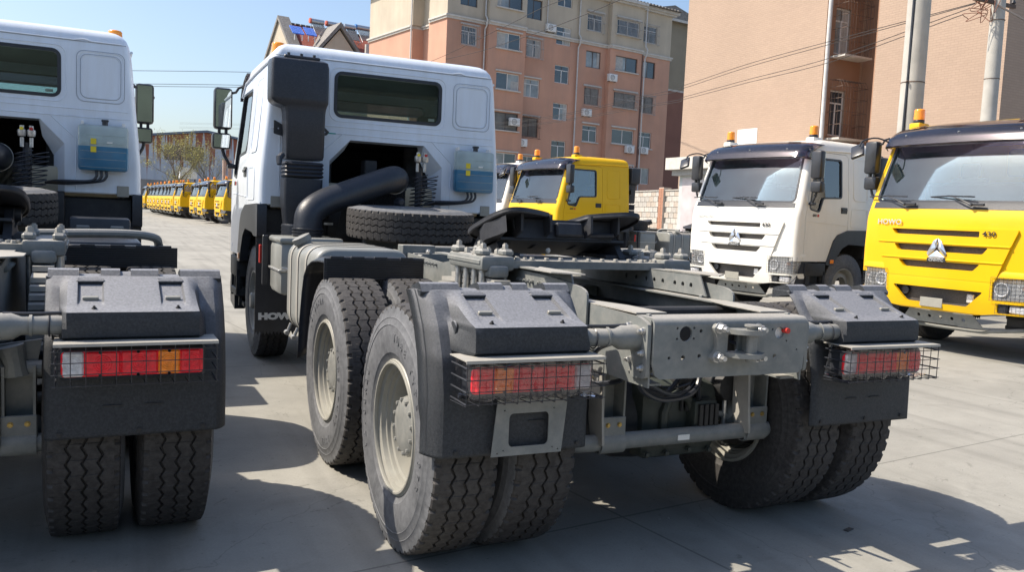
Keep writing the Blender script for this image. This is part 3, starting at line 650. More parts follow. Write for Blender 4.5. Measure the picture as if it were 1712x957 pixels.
# ------------------------------------------------------------------ chassis
def chassis(root):
    for s_ in (-1, 1):
        mb = MB(); a, b = (.392, .400)
        P = [(-.73, .83), (-.73, 1.105), (-.30, 1.115), (-.25, 1.12), (6.2, 1.12), (6.2, .83)]
        web = [(s_*.400, y, z) for y, z in P]
        holes = [circ(y, z, .012, 8) for y, z in ((-.05, 1.0), (.1, .95), (.25, 1.02), (1.0, .95), (1.8, 1.0), (2.2, .95))]
        mb.holed(P, holes, 'x', s_*.392, s_*.400)
        mb.box((s_*.392, -.70, .832), (s_*.315, 6.2, .840)); mb.box((s_*.392, -.25, 1.112), (s_*.315, 6.2, 1.120)); mb.box((s_*.392, -.70, 1.098), (s_*.34, -.25, 1.106))
        r = mb.build('frame_rail', frame_m, root, 20)
        # side gusset that carries the suspension
        G = roundpoly([(-.245, .78), (-.245, 1.165), (-.19, 1.185), (.10, 1.205), (.42, 1.215), (1.30, 1.215), (1.62, 1.17), (2.35, 1.19), (2.60, 1.17), (2.60, .90), (1.6, .86), (1.5, .60), (.2, .60), (.05, .80)], .03, 3)
        MB().holed(G, [circ(-.21, 1.0, .010, 8), circ(-.21, .92, .01, 8), circ(.1, .75, .03, 12), circ(1.2, .75, .03, 12)], 'x', s_*.406, s_*.416).build('gusset_plate', frame_m, root, 20)
        for y in (.10, .14, .18, .22, .30, .34, .38, .42, .46): bolt(r, (s_*.416, y, 1.165-.0*y), (s_, 0, 0), .010, .014, .006)
        for y in (1.72, 1.78, 1.84, 1.90, 1.96, 2.02, 2.08, 2.14): bolt(r, (s_*.416, y, 1.15), (s_, 0, 0), .010, .014, .006)
        for y, z in ((-.42, 1.03), (-.48, 1.02), (-.54, 1.01), (-.30, .92), (-.62, 1.04), (-.62, .88)): bolt(r, (s_*.400, y, z), (s_, 0, 0), .012, .016, .01)
        for y in (-.05, -.30, -.42, -.58, -.66): bolt(r, (s_*.365, y, 1.120 if y > -.25 else 1.106), (0, 0, 1), .012, .014)
        # long angle on the outside top of the rail
        mb = MB(); hol = [circ(y, 1.175, .013, 10) for y in (.05, .12, .19, .30, .38, .46, .56, .66)]
        mb.holed([(-.08, 1.128), (-.02, 1.232), (.86, 1.232), (.86, 1.128)], hol, 'x', s_*.372, s_*.380)
        mb.box((s_*.372, -.02, 1.226), (s_*.44, 1.7, 1.234)); mb.build('subframe_angle', frame_m, root, 20)
        mb = MB().prism([(s_*.38, -.16), (s_*.50, -.05), (s_*.50, .12), (s_*.38, .30)], 'z', 1.236, 1.242); mb.build('angle_plate', frame_l, root, 0)
        # mudguard tube arm with flange and braces
        mb = MB(); mb.tube([(s_*.42, -.655, 1.025), (s_*.50, -.655, 1.028), (s_*.53, -.655, 1.03), (s_*1.05, -.655, 1.02)], [.052, .050, .036, .036], 16)
        mb.tube([(s_*.555, -.655, 1.03), (s_*.565, -.655, 1.03)], .041, 16)
        mb.build('guard_arm', frame_m, root)
        mb = MB(); mb.holed(roundpoly([(-.74, .87), (-.74, 1.09), (-.66, 1.115), (-.58, 1.09), (-.585, .90), (-.64, .86)], .02, 2), [circ(-.70, .90, .01, 8)], 'x', s_*.403, s_*.420)
        fl = mb.build('arm_flange', frame_m, root)
        for y, z in ((-.71, 1.06), (-.61, 1.07), (-.71, .97), (-.71, .91), (-.62, .93)): bolt(fl, (s_*.420, y, z), (s_, 0, 0), .012, .016, .012, zinc_m)
        # stabiliser hangers
        x0, x1 = s_*.455-.055+.05*s_, s_*.455+.055+.05*s_
        x0, x1 = (-.375, -.255) if s_ < 0 else (.44, .56)
        mb = MB(); mb.prism([(x0-.0, -.36), (x0+.01, -.36), (x0+.01, -.27), (x0, -.27)], 'z', .50, .82); mb.prism([(x1-.01, -.36), (x1, -.36), (x1, -.27), (x1-.01, -.27)], 'z', .50, .82)
        mb.prism([(x0, .53), (x0+.012, .80), (x1-.012, .80), (x1, .53)], 'y', -.275, -.265)
        mb.box((x0-.005, -.365, .40+.06), (x1+.005, -.352, .62), .004)
        mb.tube([(x0+.03, -.33, .90), (x0+.045, -.33, .83), (x0+.05, -.33, .78)], [.05, .04, .05], 12); mb.cyl((x0-.02, -.31, .80), (x1+.02, -.31, .80), .035, 14)
        mb.prism([(x0+.0, .80), (x0-.02, .90), (x1+.02, .92), (x1, .80)], 'y', -.30, -.28)
        hg = mb.build('stabiliser_hanger', frame_m, root, 25)
        for x in (x0+.03, x1-.03): bolt(hg, (x, -.365, .585), (0, -1, 0), .009, .008, 0, brass_m)
        bolt(hg, (x0-.022, -.31, .80), (-1, 0, 0), .014, .016, .012, brass_m); bolt(hg, (x0+.06, -.345, .80), (0, -1, 0), .011, .012, .0, brass_m)
        MB().tube([((x0+x1)/2+.048*0, -.352+.0, .50)], .01, 3, caps=False) if False else None
        MB().prism(roundpoly([(-.40, .50), (-.30, .50), (-.27, .60), (-.265, .80), (-.28, .84), (-.345, .845), (-.37, .80), (-.385, .62)], .015, 2), 'x', x0-.016, x0-.004).build('cheek_plate', frame_l, hg)
        mb = MB(); mb.lathe([(x0-.002, .046), (x0-.002, .052), (x1+.002, .052), (x1+.002, .046)], (0, -.33, .50), 'x', 18, closed=True); mb.build('clamp', frame_m, hg)
        # spring pack, seat, saddle with clamp rods
        xs = s_*.555; ls = link('leaf_spring', None, root)
        for k in range(9):
            L = .40+.055*k if k else .30; z0 = 1.145-.030*k
            mb = MB(); n = 8; vs = []
            for i in range(n+1):
                t = -1+2*i/n; y = .665+L*t; dz = -.05*t*t*(L/.8)**2-(.0)
                vs += [(xs-.045, y, z0+dz), (xs+.045, y, z0+dz), (xs+.045, y, z0+dz+.024), (xs-.045, y, z0+dz+.024)]
            fs = [(0, 1, 2, 3), (4*n+3, 4*n+2, 4*n+1, 4*n)]
            for i in range(n):
                for k2 in range(4): fs.append((4*i+k2, 4*i+4+k2, 4*i+4+(k2+1) % 4, 4*i+(k2+1) % 4))
            mb.add(vs, fs).build('leaf', frame_l, ls, 20)
        mb = MB(); mb.box((xs-.095, .42, 1.205), (xs+.095, .90, 1.285), .02); mb.box((xs-.095, .44, 1.28), (xs-.035, .53, 1.318), .012); mb.box((xs+.035, .44, 1.28), (xs+.095, .53, 1.318), .012); mb.box((xs-.095, .77, 1.28), (xs-.035, .87, 1.318), .012); mb.box((xs+.035, .77, 1.28), (xs+.095, .87, 1.318), .012); mb.box((xs-.055, .40, 1.17), (xs+.055, .92, 1.235), .02)
        sd = mb.build('spring_saddle', frame_m, root)
        for y in (.485, .585, .70, .82):
            for dx in (-.062, .062):
                mb = MB().cyl((xs+dx, y, .70), (xs+dx, y, 1.21), .017, 12); mb.build('clamp_rod', zinc_m, ls); bolt(sd, (xs+dx, y, 1.318 if y < .5 or y > .8 else 1.285), (0, 0, 1), .017, .024, .006, frame_l)
        mb = MB(); mb.box((xs-.06, .50, .60), (xs+.06, .83, .72), .03); mb.cyl((s_*.42, .67, .68), (s_*.68, .67, .68), .12, 24); mb.build('trunnion', dark_m, root)
        # axle ends, brake drum
        for ya in (0, A2):
            mb = MB().lathe([(0, .20), (.0, .215), (.20, .215), (.21, .10), (.30, .09)] if s_ < 0 else [(0, .20), (0, .215), (-.20, .215), (-.21, .10), (-.30, .09)], (s_*.86, ya, .545), 'x', 32); mb.build('brake_drum', dark_m, root)
            mb = MB().lathe([(0, .001), (0, .07), (.05, .085), (.11, .085), (.16, .07), (.16, .02), (.24, .015)], (s_*.42, ya+.26*(-1 if ya == 0 else 1)-.0, .70), 'y', 20); mb.build('brake_chamber', dark_m, root)
        # torque rods
        MB().tube([(s_*.30, .10, .36), (s_*.42, .62, .42)], .03, 10).build('torque_rod', frame_m, root)
        # mid wheel fender, ribbed
        mb = MB(); pr = [(1.36, 1.19), (1.55, 1.185), (1.72, 1.17), (1.86, 1.13), (1.95, 1.06), (2.00, .95), (2.06, .75), (2.10, .50)]
        pr = [(y+.02, z+.015) for y, z in pr]
        fn = lambda u, v: (s_*(.62+.61*v), (lambda t: pr[min(int(t), 6)][0]*(1-(t-min(int(t), 6)))+pr[min(int(t), 6)+1][0]*(t-min(int(t), 6)))(u*7), (lambda t: pr[min(int(t), 6)][1]*(1-(t-min(int(t), 6)))+pr[min(int(t), 6)+1][1]*(t-min(int(t), 6)))(u*7)-.03*max(0, (v-.9)/.1)**2)
        mb.grid(fn, 29, 12); fd = mb.build('middle_fender', plas2_m, root, 50); md = fd.modifiers.new('s', 'SOLIDIFY'); md.thickness = .008
        for k in range(9):
            z = 1.165-.012*k; y = 1.40+.012*k
            mb = MB().box((s_*.64, 1.350, 1.195-.0135*k), (s_*1.225, 1.362, 1.189-.0135*k)); mb.build('rib', plas2_m, fd, 0)
        mb = MB(); mb.box((s_*.63, 1.36, 1.075), (s_*1.235, 1.368, 1.20)); 
        for x in (.70, .86, 1.0, 1.12): mb.box((s_*x, 1.352, 1.195), (s_*(x+.08), 1.375, 1.212), .002)
        mb.build('fender_edge', plas2_m, fd)
    # rear crossmember
    big = [( -.255, 1.05)]
    hol = [circ(-.245, 1.050, .031, 18), roundpoly([(-.052, .972), (.022, .972), (.022, 1.042), (-.052, 1.042)], .012), circ(.245, 1.045, .026, 14)]
    for x, z in ((-.287, 1.073), (-.205, 1.073), (-.205, 1.03), (-.287, 1.03)): hol.append(circ(x, z, .0055, 7))
    for x, z, r in ((-.17, 1.06, .008), (-.32, .953, .007), (-.252, .952, .011), (-.172, .957, .009), (.155, 1.053, .009), (.15, .955, .008), (.225, .945, .010), (.125, .975, .005), (.345, .97, .005), (.205, 1.06, .005), (.285, 1.01, .005)): hol.append(circ(x, z, r, 10))
    mb = MB(); mb.holed([(-.385, .885), (-.36, .868), (.36, .868), (.385, .885), (.398, 1.05), (.398, 1.085), (-.398, 1.085), (-.398, .93)], hol, 'y', -.752, -.742)
    # rolled top edge and top flange
    arc = [(-.742-.010*math.cos(a)*1-.0, 1.085) for a in (0,)]
    prof = [(-.752+.028*(1-math.cos(a)), 1.085+.028*math.sin(a)) for a in [PI/2*k/6 for k in range(7)]]+[(-.62, 1.113), (-.62, 1.105)]+[(-.742+.018*(1-math.cos(a)), 1.085+.018*math.sin(a)) for a in [PI/2*k/6 for k in range(6, -1, -1)]]
    mb.prism(prof, 'x', -.398, .398)
    mb.prism([(-.742, .868), (-.742, .876), (-.66, .876), (-.66, .868)], 'x', -.36, .36)
    cm = mb.build('rear_crossmember', frame_m, root, 40)
    mb = MB()
    for s_ in (-1, 1):
        mb.prism([(s_*.400, -.62), (s_*.400, -.20), (s_*.335, -.12), (s_*.27, -.35), (s_*.25, -.62)], 'z', 1.1165, 1.1215)
    mb.build('corner_plate', frame_l, root, 0)
    MB().box((-.39, -.30, .86), (.39, -.22, 1.10), .01).build('inner_crossmember', dark_m, root)
    MB().box((-.39, 1.0, .80), (.39, 1.25, 1.08), .01).build('middle_crossmember', frame_m, root)
    # tow hitch
    h = link('tow_hitch', None, root); mb = MB()
    op = roundpoly([(-.115, .93), (-.085, .955), (.105, .955), (.125, .935), (.135, .96), (.118, 1.0), (.115, 1.04), (.135, 1.07), (.115, 1.09), (.085, 1.068), (-.075, 1.075), (-.10, 1.095), (-.125, 1.075), (-.105, 1.04), (-.10, .985), (-.13, .95)], .012, 2)
    mb.holed(op, [roundpoly([(-.05, .975), (.045, .975), (.045, 1.05), (-.05, 1.05)], .01)], 'y', -.775, -.752)
    mb.build('hitch_plate', hub_m, h)
    mb = MB()
    for z in (.955, 1.052): mb.prism([(-.06, -.775), (.11, -.775), (.10, -.83), (.05, -.865), (.0, -.855), (-.04, -.82)], 'z', z, z+.020)
    mb.build('jaw', hub_m, h, 30)
    mb = MB(); mb.cyl((.035, -.822, .94), (.035, -.822, 1.085), .022, 16); mb.tube([(.035, -.822, 1.085), (.035, -.822, 1.092)], .034, 16); mb.build('pin', hub_m, h)
    for x, z in ((-.095, 1.075), (.105, 1.068), (-.10, .955), (.11, .95)): bolt(h, (x, -.775, z), (0, -1, 0), .019, .030, .022, zinc_m)
    mb = MB(); mb.lathe([(0, .001), (0, .03), (.03, .026), (.035, .012), (.06, .012)], (.245, -.735, 1.04), 'y', 16); mb.mirx() if False else None; mb.build('air_coupling', white_s, root)
    MB().lathe([(-.02, .001), (-.02, .012), (.01, .012), (.01, .001)], (.275, -.75, 1.055), 'y', 10).build('coupling_cap', red_s, root)
    # stabiliser bar
    P = cr([(-.62, .10, .47), (-.60, -.10, .49), (-.54, -.28, .50), (-.46, -.33, .50), (-.2, -.33, .50), (.4, -.33, .50), (.62, -.33, .50), (.68, -.26, .50), (.70, .1, .48)], 6)
    sb = MB().tube(P, .038, 16).build('stabiliser_bar', frame_m, root)
    MB().box((.035, -.371, .490), (.10, -.368, .515)).build('sticker', white_s, sb)
    # axles
    for ya in (0, A2):
        mb = MB(); mb.lathe([(-.86, .075), (-.55, .08), (-.36, .10), (-.24, .17), (-.12, .215), (0, .225), (.12, .215), (.24, .17), (.36, .10), (.55, .08), (.86, .075)], (0, ya, .545), 'x', 28)
        if ya: mb.lathe([(-.0, .19), (.3, .15), (.4, .06)], (0.02, ya, .57), 'y', 24)
        mb.tube([(0.02, ya+.1, .58), (0.02, ya+.5, .66)], .10, 14)
        ax = mb.build('axle', dark_m, root)
        for k in range(10 if ya else 0):
            a = 2*PI*k/10; bolt(ax, (.02+.155*math.cos(a), ya-.235, .57+.155*math.sin(a)), (0, -1, 0), .010, .012, 0, frame_m)
    mb = MB().box((-.10, -.26, .36), (.36, .10, .74), .07); mb.tube([(.02, -.268, .44), (.02, -.268, .60), (.045, -.268, .66), (.10, -.268, .685), (.155, -.268, .66), (.18, -.268, .60), (.18, -.268, .44)], .024, 10)
    mb.box((.16, -.32, .52), (.30, -.24, .66), .02); mb.cyl((.35, -.10, .55), (.62, -.05, .60), .09, 18)
    cv = mb.build('axle_housing', olive_m, root)
    MB().tube([(-.03+.016*math.cos(t), -.262, .465+.016*math.sin(t)) for t in [2*PI*k/14 for k in range(14)]], .005, 6, closed=True).build('plug_ring', zinc_m, cv)
    for x, z in ((-.06, .40), (-.06, .68), (.05, .40), (.18, .41), (.30, .40), (.32, .50), (.22, .70)): bolt(cv, (x, -.262, z), (0, -1, 0), .013, .014, 0, olive_m)
    MB().tube([(.30, -.20, .655), (.66, -.16, .645)], .026, 12).build('cross_tube', frame_m, root)
    MB().lathe([(0, .001), (.01, .055), (.05, .062), (.12, .062), (.16, .05), (.165, .001)], (0, 0, 0), 'z', 18).xf(Matrix.Translation((.42, -.22, .58)) @ Matrix.Rotation(math.radians(112), 4, 'Y')).build('brake_actuator', frame_m, root)
    MB().tube([(.36, -.24, .57), (.46, -.23, .54), (.60, -.2, .50)], [.012, .02, .03], 10).build('slack_adjuster', frame_m, root)
    MB().cyl((.40, -.24, .50), (.40, -.24, .64), .012, 8).build('vertical_rod', zinc_m, root)
    for k, x in enumerate((.39, .52)): bolt(root, (x, -.14, .755), (0, 0, 1), .016, .03, .01, zinc_m if k == 0 else frame_m)
    for k in range(4): MB().box((.18+.03*k, -.335, .53), (.20+.03*k, -.32, .64)).build('valve_port', dark_m, cv)
    # upper arm, air fittings, springs and pipes seen under the crossmember
    MB().tube([(.05, -.02, .82), (.62, -.10, .74)], .022, 12).box((.02, -.12, .74), (.20, .10, .86), .02).build('control_arm', frame_m, root)
    mb = MB(); mb.box((.36, -.16, .735), (.56, .06, .755), .004); mb.cyl((.44, -.14, .72), (.44, -.14, .80), .014, 8); mb.cyl((.44, -.14, .50), (.44, -.14, .70), .012, 8); mb.build('spring_seat', frame_l, root)
    cp_ = [(.40+.052*math.cos(2*PI*t), -.05+.052*math.sin(2*PI*t), .76+.026*t) for t in [k/14 for k in range(14*6)]]
    MB().tube(cp_, .009, 6).build('coil_spring', frame_l, root)
    mb = MB().tube([(-.05, .18, .45), (.55, -.05, .60)], .028, 10).tube([(.18, -.2, .62), (.25, -.1, .50), (.60, -.02, .55)], .022, 8).box((.10, -.26, .60), (.24, -.16, .78), .015)
    for k in range(4): mb.cyl((.12+.03*k, -.27, .60), (.12+.03*k, -.27, .72), .008, 6)
    mb.build('valve_block', dark_m, root)
    for i, P in enumerate(([(-.36, -.60, .86), (-.30, -.55, .78), (-.15, -.50, .72), (.05, -.45, .74), (.12, -.40, .88)], [(-.34, -.55, .87), (-.26, -.55, .80), (-.1, -.50, .74), (.06, -.42, .76), (.14, -.40, .90)], [(-.30, -.5, .85), (-.2, -.4, .76), (0, -.3, .70), (.13, -.25, .78)],
                           [(-.5, -.62, 1.0), (-.56, -.60, .97), (-.57, -.56, .90), (-.50, -.50, .84), (-.42, -.4, .85)], [(.0, -.45, .88), (.02, -.42, .80), (.10, -.40, .78), (.20, -.3, .66), (.35, -.2, .62)], [(.30, -.3, .86), (.34, -.2, .70), (.32, -.1, .52), (.10, -.15, .42)])):
        MB().tube(cr(P, 6), .009 if i % 2 else .012, 8).build('air_hose', plas2_m, root)
    rc = random.Random(9)
    for k in range(9):
        x0 = -.34+.08*k; P = [(x0, -.6+rc.uniform(0, .3), .88), (x0+rc.uniform(-.1, .1), -.5+rc.uniform(0, .4), .76+rc.uniform(-.04, .05)), (x0+rc.uniform(-.15, .2), -.2+rc.uniform(-.1, .3), .68+rc.uniform(-.08, .08)), (x0+rc.uniform(-.1, .2), .2, .80), (x0, .5, .92)]
        MB().tube(cr(P, 6), rc.choice([.006, .008, .011]), 6).build('air_hose', plas2_m, root)
    for s_ in (-1, 1):
        for k in range(4): MB().tube(cr([(s_*(.36-.012*k), -.66, .93+.02*k), (s_*(.36-.01*k), 0, .95+.03*k+rc.uniform(-.02, .02)), (s_*(.36-.012*k), 1.2, .93+.03*k), (s_*.35, 3.6, .98+.02*k)], 8), .008, 6).build('brake_line', plas2_m, root)
        MB().tube(cr([(s_*.47, -.655, 1.075), (s_*.58, -.65, 1.072), (s_*.80, -.60, 1.07)], 5), .007, 6).build('lamp_cable', plas2_m, root)
        for x in (.62, .70): MB().tube([(s_*x, -.655+.040*math.sin(t), 1.026+.040*math.cos(t)) for t in [2*PI*q/16 for q in range(16)]], .003, 4, closed=True).build('cable_strap', plas2_m, root)
    # propeller shaft, air tanks and side rails further forward
    MB().tube([(0, A2+.3, .70), (0, 4.5, .85)], .06, 14).build('drive_shaft', dark_m, root)
    for s_ in (-1, 1):
        for k in range(2): MB().lathe([(0, .001), (.01, .08), (.04, .12), (.56, .12), (.59, .08), (.60, .001)], (.0, 2.5+.7*k, .62), 'y', 20).xf(Matrix.Translation((s_*.27, 0, 0))).build('air_tank', dark_m, root)
    mb = MB().box((-.38, 2.3, 1.122), (.38, 2.34, 1.19), .004).box((-.3, 3.95, 1.122), (.3, 4.05, 1.3), .01).box((-.28, 2.6, 1.15), (.3, 2.7, 1.23), .01).box((-.45, 2.35, 1.16), (-.20, 2.47, 1.245), .004)
    for k in range(3): mb.tube([(-.35+.22*k, 2.2+.1*k, 1.17), (-.25+.22*k, 3.9, 1.16)], .014, 8)
    mb.build('spare_wheel_carrier', frame_m, root)
    bolt(root, (-.26, 2.34, 1.20), (0, -1, 0), .018, .02, .03, zinc_m)
    # red and white taped pipe
    MB().cyl((-.10, 2.25, 1.20), (.12, 2.25, 1.205), .018, 10).build('tail_pipe_marker', rim_m, root)

def fifth_wheel(root):
    mb = MB(); mb.box((-.655, .44, 1.238), (.655, .90, 1.262), .003); mb.box((-.50, .428, 1.222), (.50, .440, 1.262)); bp = mb.build('mounting_plate', frame_m, root)
    for k in range(15):
        x = -.60+.0857*k
        if abs(abs(x)-.555) > .09: bolt(bp, (x, .47, 1.262), (0, 0, 1), .014, .016, 0, frame_l)
    for x in (-.44, -.40, -.36, .36, .40, .44):
        for y in (.52, .62): bolt(bp, (x, y, 1.262), (0, 0, 1), .012, .012, 0, frame_l)
    f = link('fifth_wheel', None, root)
    T = Matrix.Translation((0, .93, 1.445)) @ Matrix.Rotation(math.radians(-15), 4, 'X')
    # horseshoe plate: local y forward; rear horns and throat
    out = [(-.05, -.02), (-.10, -.16), (-.115, -.22), (-.20, -.27), (-.33, -.32), (-.42, -.31), (-.46, -.25), (-.475, -.12), (-.47, .10), (-.43, .26), (-.33, .38), (-.18, .44)]
    out = out+[(-x, y) for x, y in reversed(out)]
    P = roundpoly(out, .07, 3); vs = []; n = len(P)
    def zz(x, y): 
        return -.012*max(0, (abs(x)-.36)/.11)**2
    mb = MB()
    bm_o = MB().holed(P, [], 'z', 0, .014); vs = []
    # fine plate via grid of boolean is costly: bend the outline itself
    mb.add([(x, y, z+zz(x, y)) for x, y, z in bm_o.v], bm_o.f); mb.xf(T); mb.build('top_plate', fw_m, f, 25)
    sk = [(x, y, -.07+.0) for x, y in P]
    mb = MB(); vs = [(x, y, zz(x, y)) for x, y in P]+[(x*.985, y*.985, zz(x, y)-.016) for x, y in P]
    fs = [(i, (i+1) % n, n+(i+1) % n, n+i) for i in range(n)]
    mb.add(vs, fs); mb.xf(T); k = mb.build('skirt', fw_m, f, 25); md = k.modifiers.new('s', 'SOLIDIFY'); md.thickness = .005
    mb = MB()
    for x in (-.31, -.13, .13, .31): mb.prism([(-.26, -.005), (-.24, -.10), (.0, -.14), (.28, -.10), (.30, -.005)], 'x', x-.007, x+.007)
    mb.prism([(-.45, -.01), (-.40, -.12), (.40, -.12), (.45, -.01)], 'y', .05, .07); mb.box((-.40, -.15, -.13), (.40, .22, -.115)); mb.prism([(-.33, -.01), (-.31, -.12), (.31, -.12), (.33, -.01)], 'y', -.165, -.150)
    mb.xf(T); mb.build('rib', fw_m, f, 20)
    mb = MB(); mb.box((-.07, -.20, -.11), (.10, -.03, -.03), .01); mb.cyl((-.10, -.10, -.09), (.30, -.20, -.10), .014, 8); mb.xf(T); mb.build('lock_jaw', fw_m, f)
    bolt(f, tuple(T @ Vector((-.425, -.10, -.04))), (-1, -.3, 0), .016, .016, .02, zinc_m)
    bolt(f, (-.12, .72, 1.305), (0, -1, 0), .012, .01, 0, zinc_m)
    for s_ in (-1, 1):
        mb = MB().prism(roundpoly([(.72, 1.263), (1.18, 1.263), (1.08, 1.36), (1.03, 1.42), (.87, 1.42), (.82, 1.36)], .02), 'x', s_*.36, s_*.40); mb.prism([(.75, 1.263), (1.15, 1.263), (1.15, 1.285), (.75, 1.285)], 'x', s_*.28, s_*.50); mb.cyl((s_*.32, .95, 1.39), (s_*.43, .95, 1.39), .04, 16)
        mb.build('pedestal', fw_m, f)
    mb = MB().prism([(-.43, -.30), (-.40, -.14), (-.395, .0), (-.45, .02), (-.47, -.1)], 'z', -.12, -.03).xf(T); mb.build('side_lug', fw_m, f)

# ------------------------------------------------------------------ rear mudguard, lamp
def sm(a, b, t): t = min(1, max(0, (t-a)/(b-a))); return t*t*(3-2*t)
def guard_mesh():
    zs = [1.190, 1.188, 1.186, 1.182, 1.178, 1.174, 1.168, 1.155, 1.145, 1.135, 1.125, 1.115, 1.11, 1.105, 1.10, 1.096, 1.092, 1.088, 1.084, 1.08, 1.075, 1.07, 1.06, 1.04, 1.02, 1.0, .99, .98, .97, .96, .94, .92, .88, .82, .76, .70, .65, .61, .59, .578]
    BP = [(.50, -.62), (.578, -.62), (.80, -.615), (.95, -.582), (1.06, -.528), (1.15, -.458), (1.20, -.405), (1.225, -.375), (1.3, -.3)]
    def base(z):
        for (a, ya), (b, yb_) in zip(BP, BP[1:]):
            if a <= z <= b: return ya+(yb_-ya)*(z-a)/(b-a)
    xs = [.600, .603, .610, .625, .65, .665, .678, .69, .702, .7095, .716, .722, .74, .775, .793, .799, .8055, .815, .84, .88, .92, .96, .99, .999, 1.0045, 1.011, 1.017, 1.035, 1.07, 1.088, 1.094, 1.1005, 1.108, 1.12, 1.14, 1.16, 1.18, 1.20, 1.22, 1.235, 1.248, 1.258, 1.262]
    def pt(x, z):
        y = base(z)
        wl = .640+.02*(z-1.0)/.2; wr = 1.175-.025*(z-1.0)/.2
        m_ = sm(wl, wl+.026, x)*(1-sm(wr-.028, wr, x))
        # bulge: slope then vertical face
        tt_ = min(1, max(0, (1.190-z)/.110)); tgt = -.42-.265*tt_-.02*sm(.85, 1, tt_) if z > 1.08 else -.705-.004*sm(1.08, 1.05, z)
        tgt = min(tgt, y)
        b_ = m_*(sm(.962, .985, z) if z < 1.0 else 1)
        y = y*(1-b_)+tgt*b_
        # latch recesses
        for c in (.757, 1.053):
            f = sm(c-.048, c-.041, x)*(1-sm(c+.041, c+.048, x))*sm(1.092, 1.11, z)*(1-sm(1.172, 1.184, z))
            y += .032*f
        # outer edge rolled forward
        e = max(0, (x-1.215)/.047); y += .06*e*e; 
        e2 = max(0, (.625-x)/.025); y += .02*e2*e2
        return (x, y, z)
    mb = MB(); nz = len(zs); vs = [pt(x, z) for x in xs for z in zs]
    fs = [(i*nz+j, (i+1)*nz+j, (i+1)*nz+j+1, i*nz+j+1) for i in range(len(xs)-1) for j in range(nz-1)]
    mb.add(vs, fs)
    # outer side cheek following the tyre
    o = len(mb.v); ne = [pt(1.262, z) for z in zs]; 
    mb.add([p for p in ne]+[(1.262, p[1]+.10 if p[2] > .7 else p[1]+.07, p[2]-.01) for p in ne], [(j, j+1, nz+j+1, nz+j) for j in range(nz-1)])
    return mb
def guard_ridge():
    mb = MB()
    for a, b, h in ((.605, .715, .032), (.72, .79, .008), (.795, .865, .032), (.865, .905, .020), (.905, 1.01, .032), (1.015, 1.09, .008), (1.095, 1.255, .032)):
        mb.prism([(-.418, 1.172), (-.422, 1.186), (-.40, 1.186+h*.9), (-.38, 1.188+h), (-.30, 1.184+h*.5), (-.30, 1.17)], 'x', a, b)
    # short top shelf joining the ridge
    mb.prism([(-.418, 1.172), (-.418, 1.190), (-.30, 1.190), (-.30, 1.15)], 'x', .600, 1.258)
    return mb
GM = {}
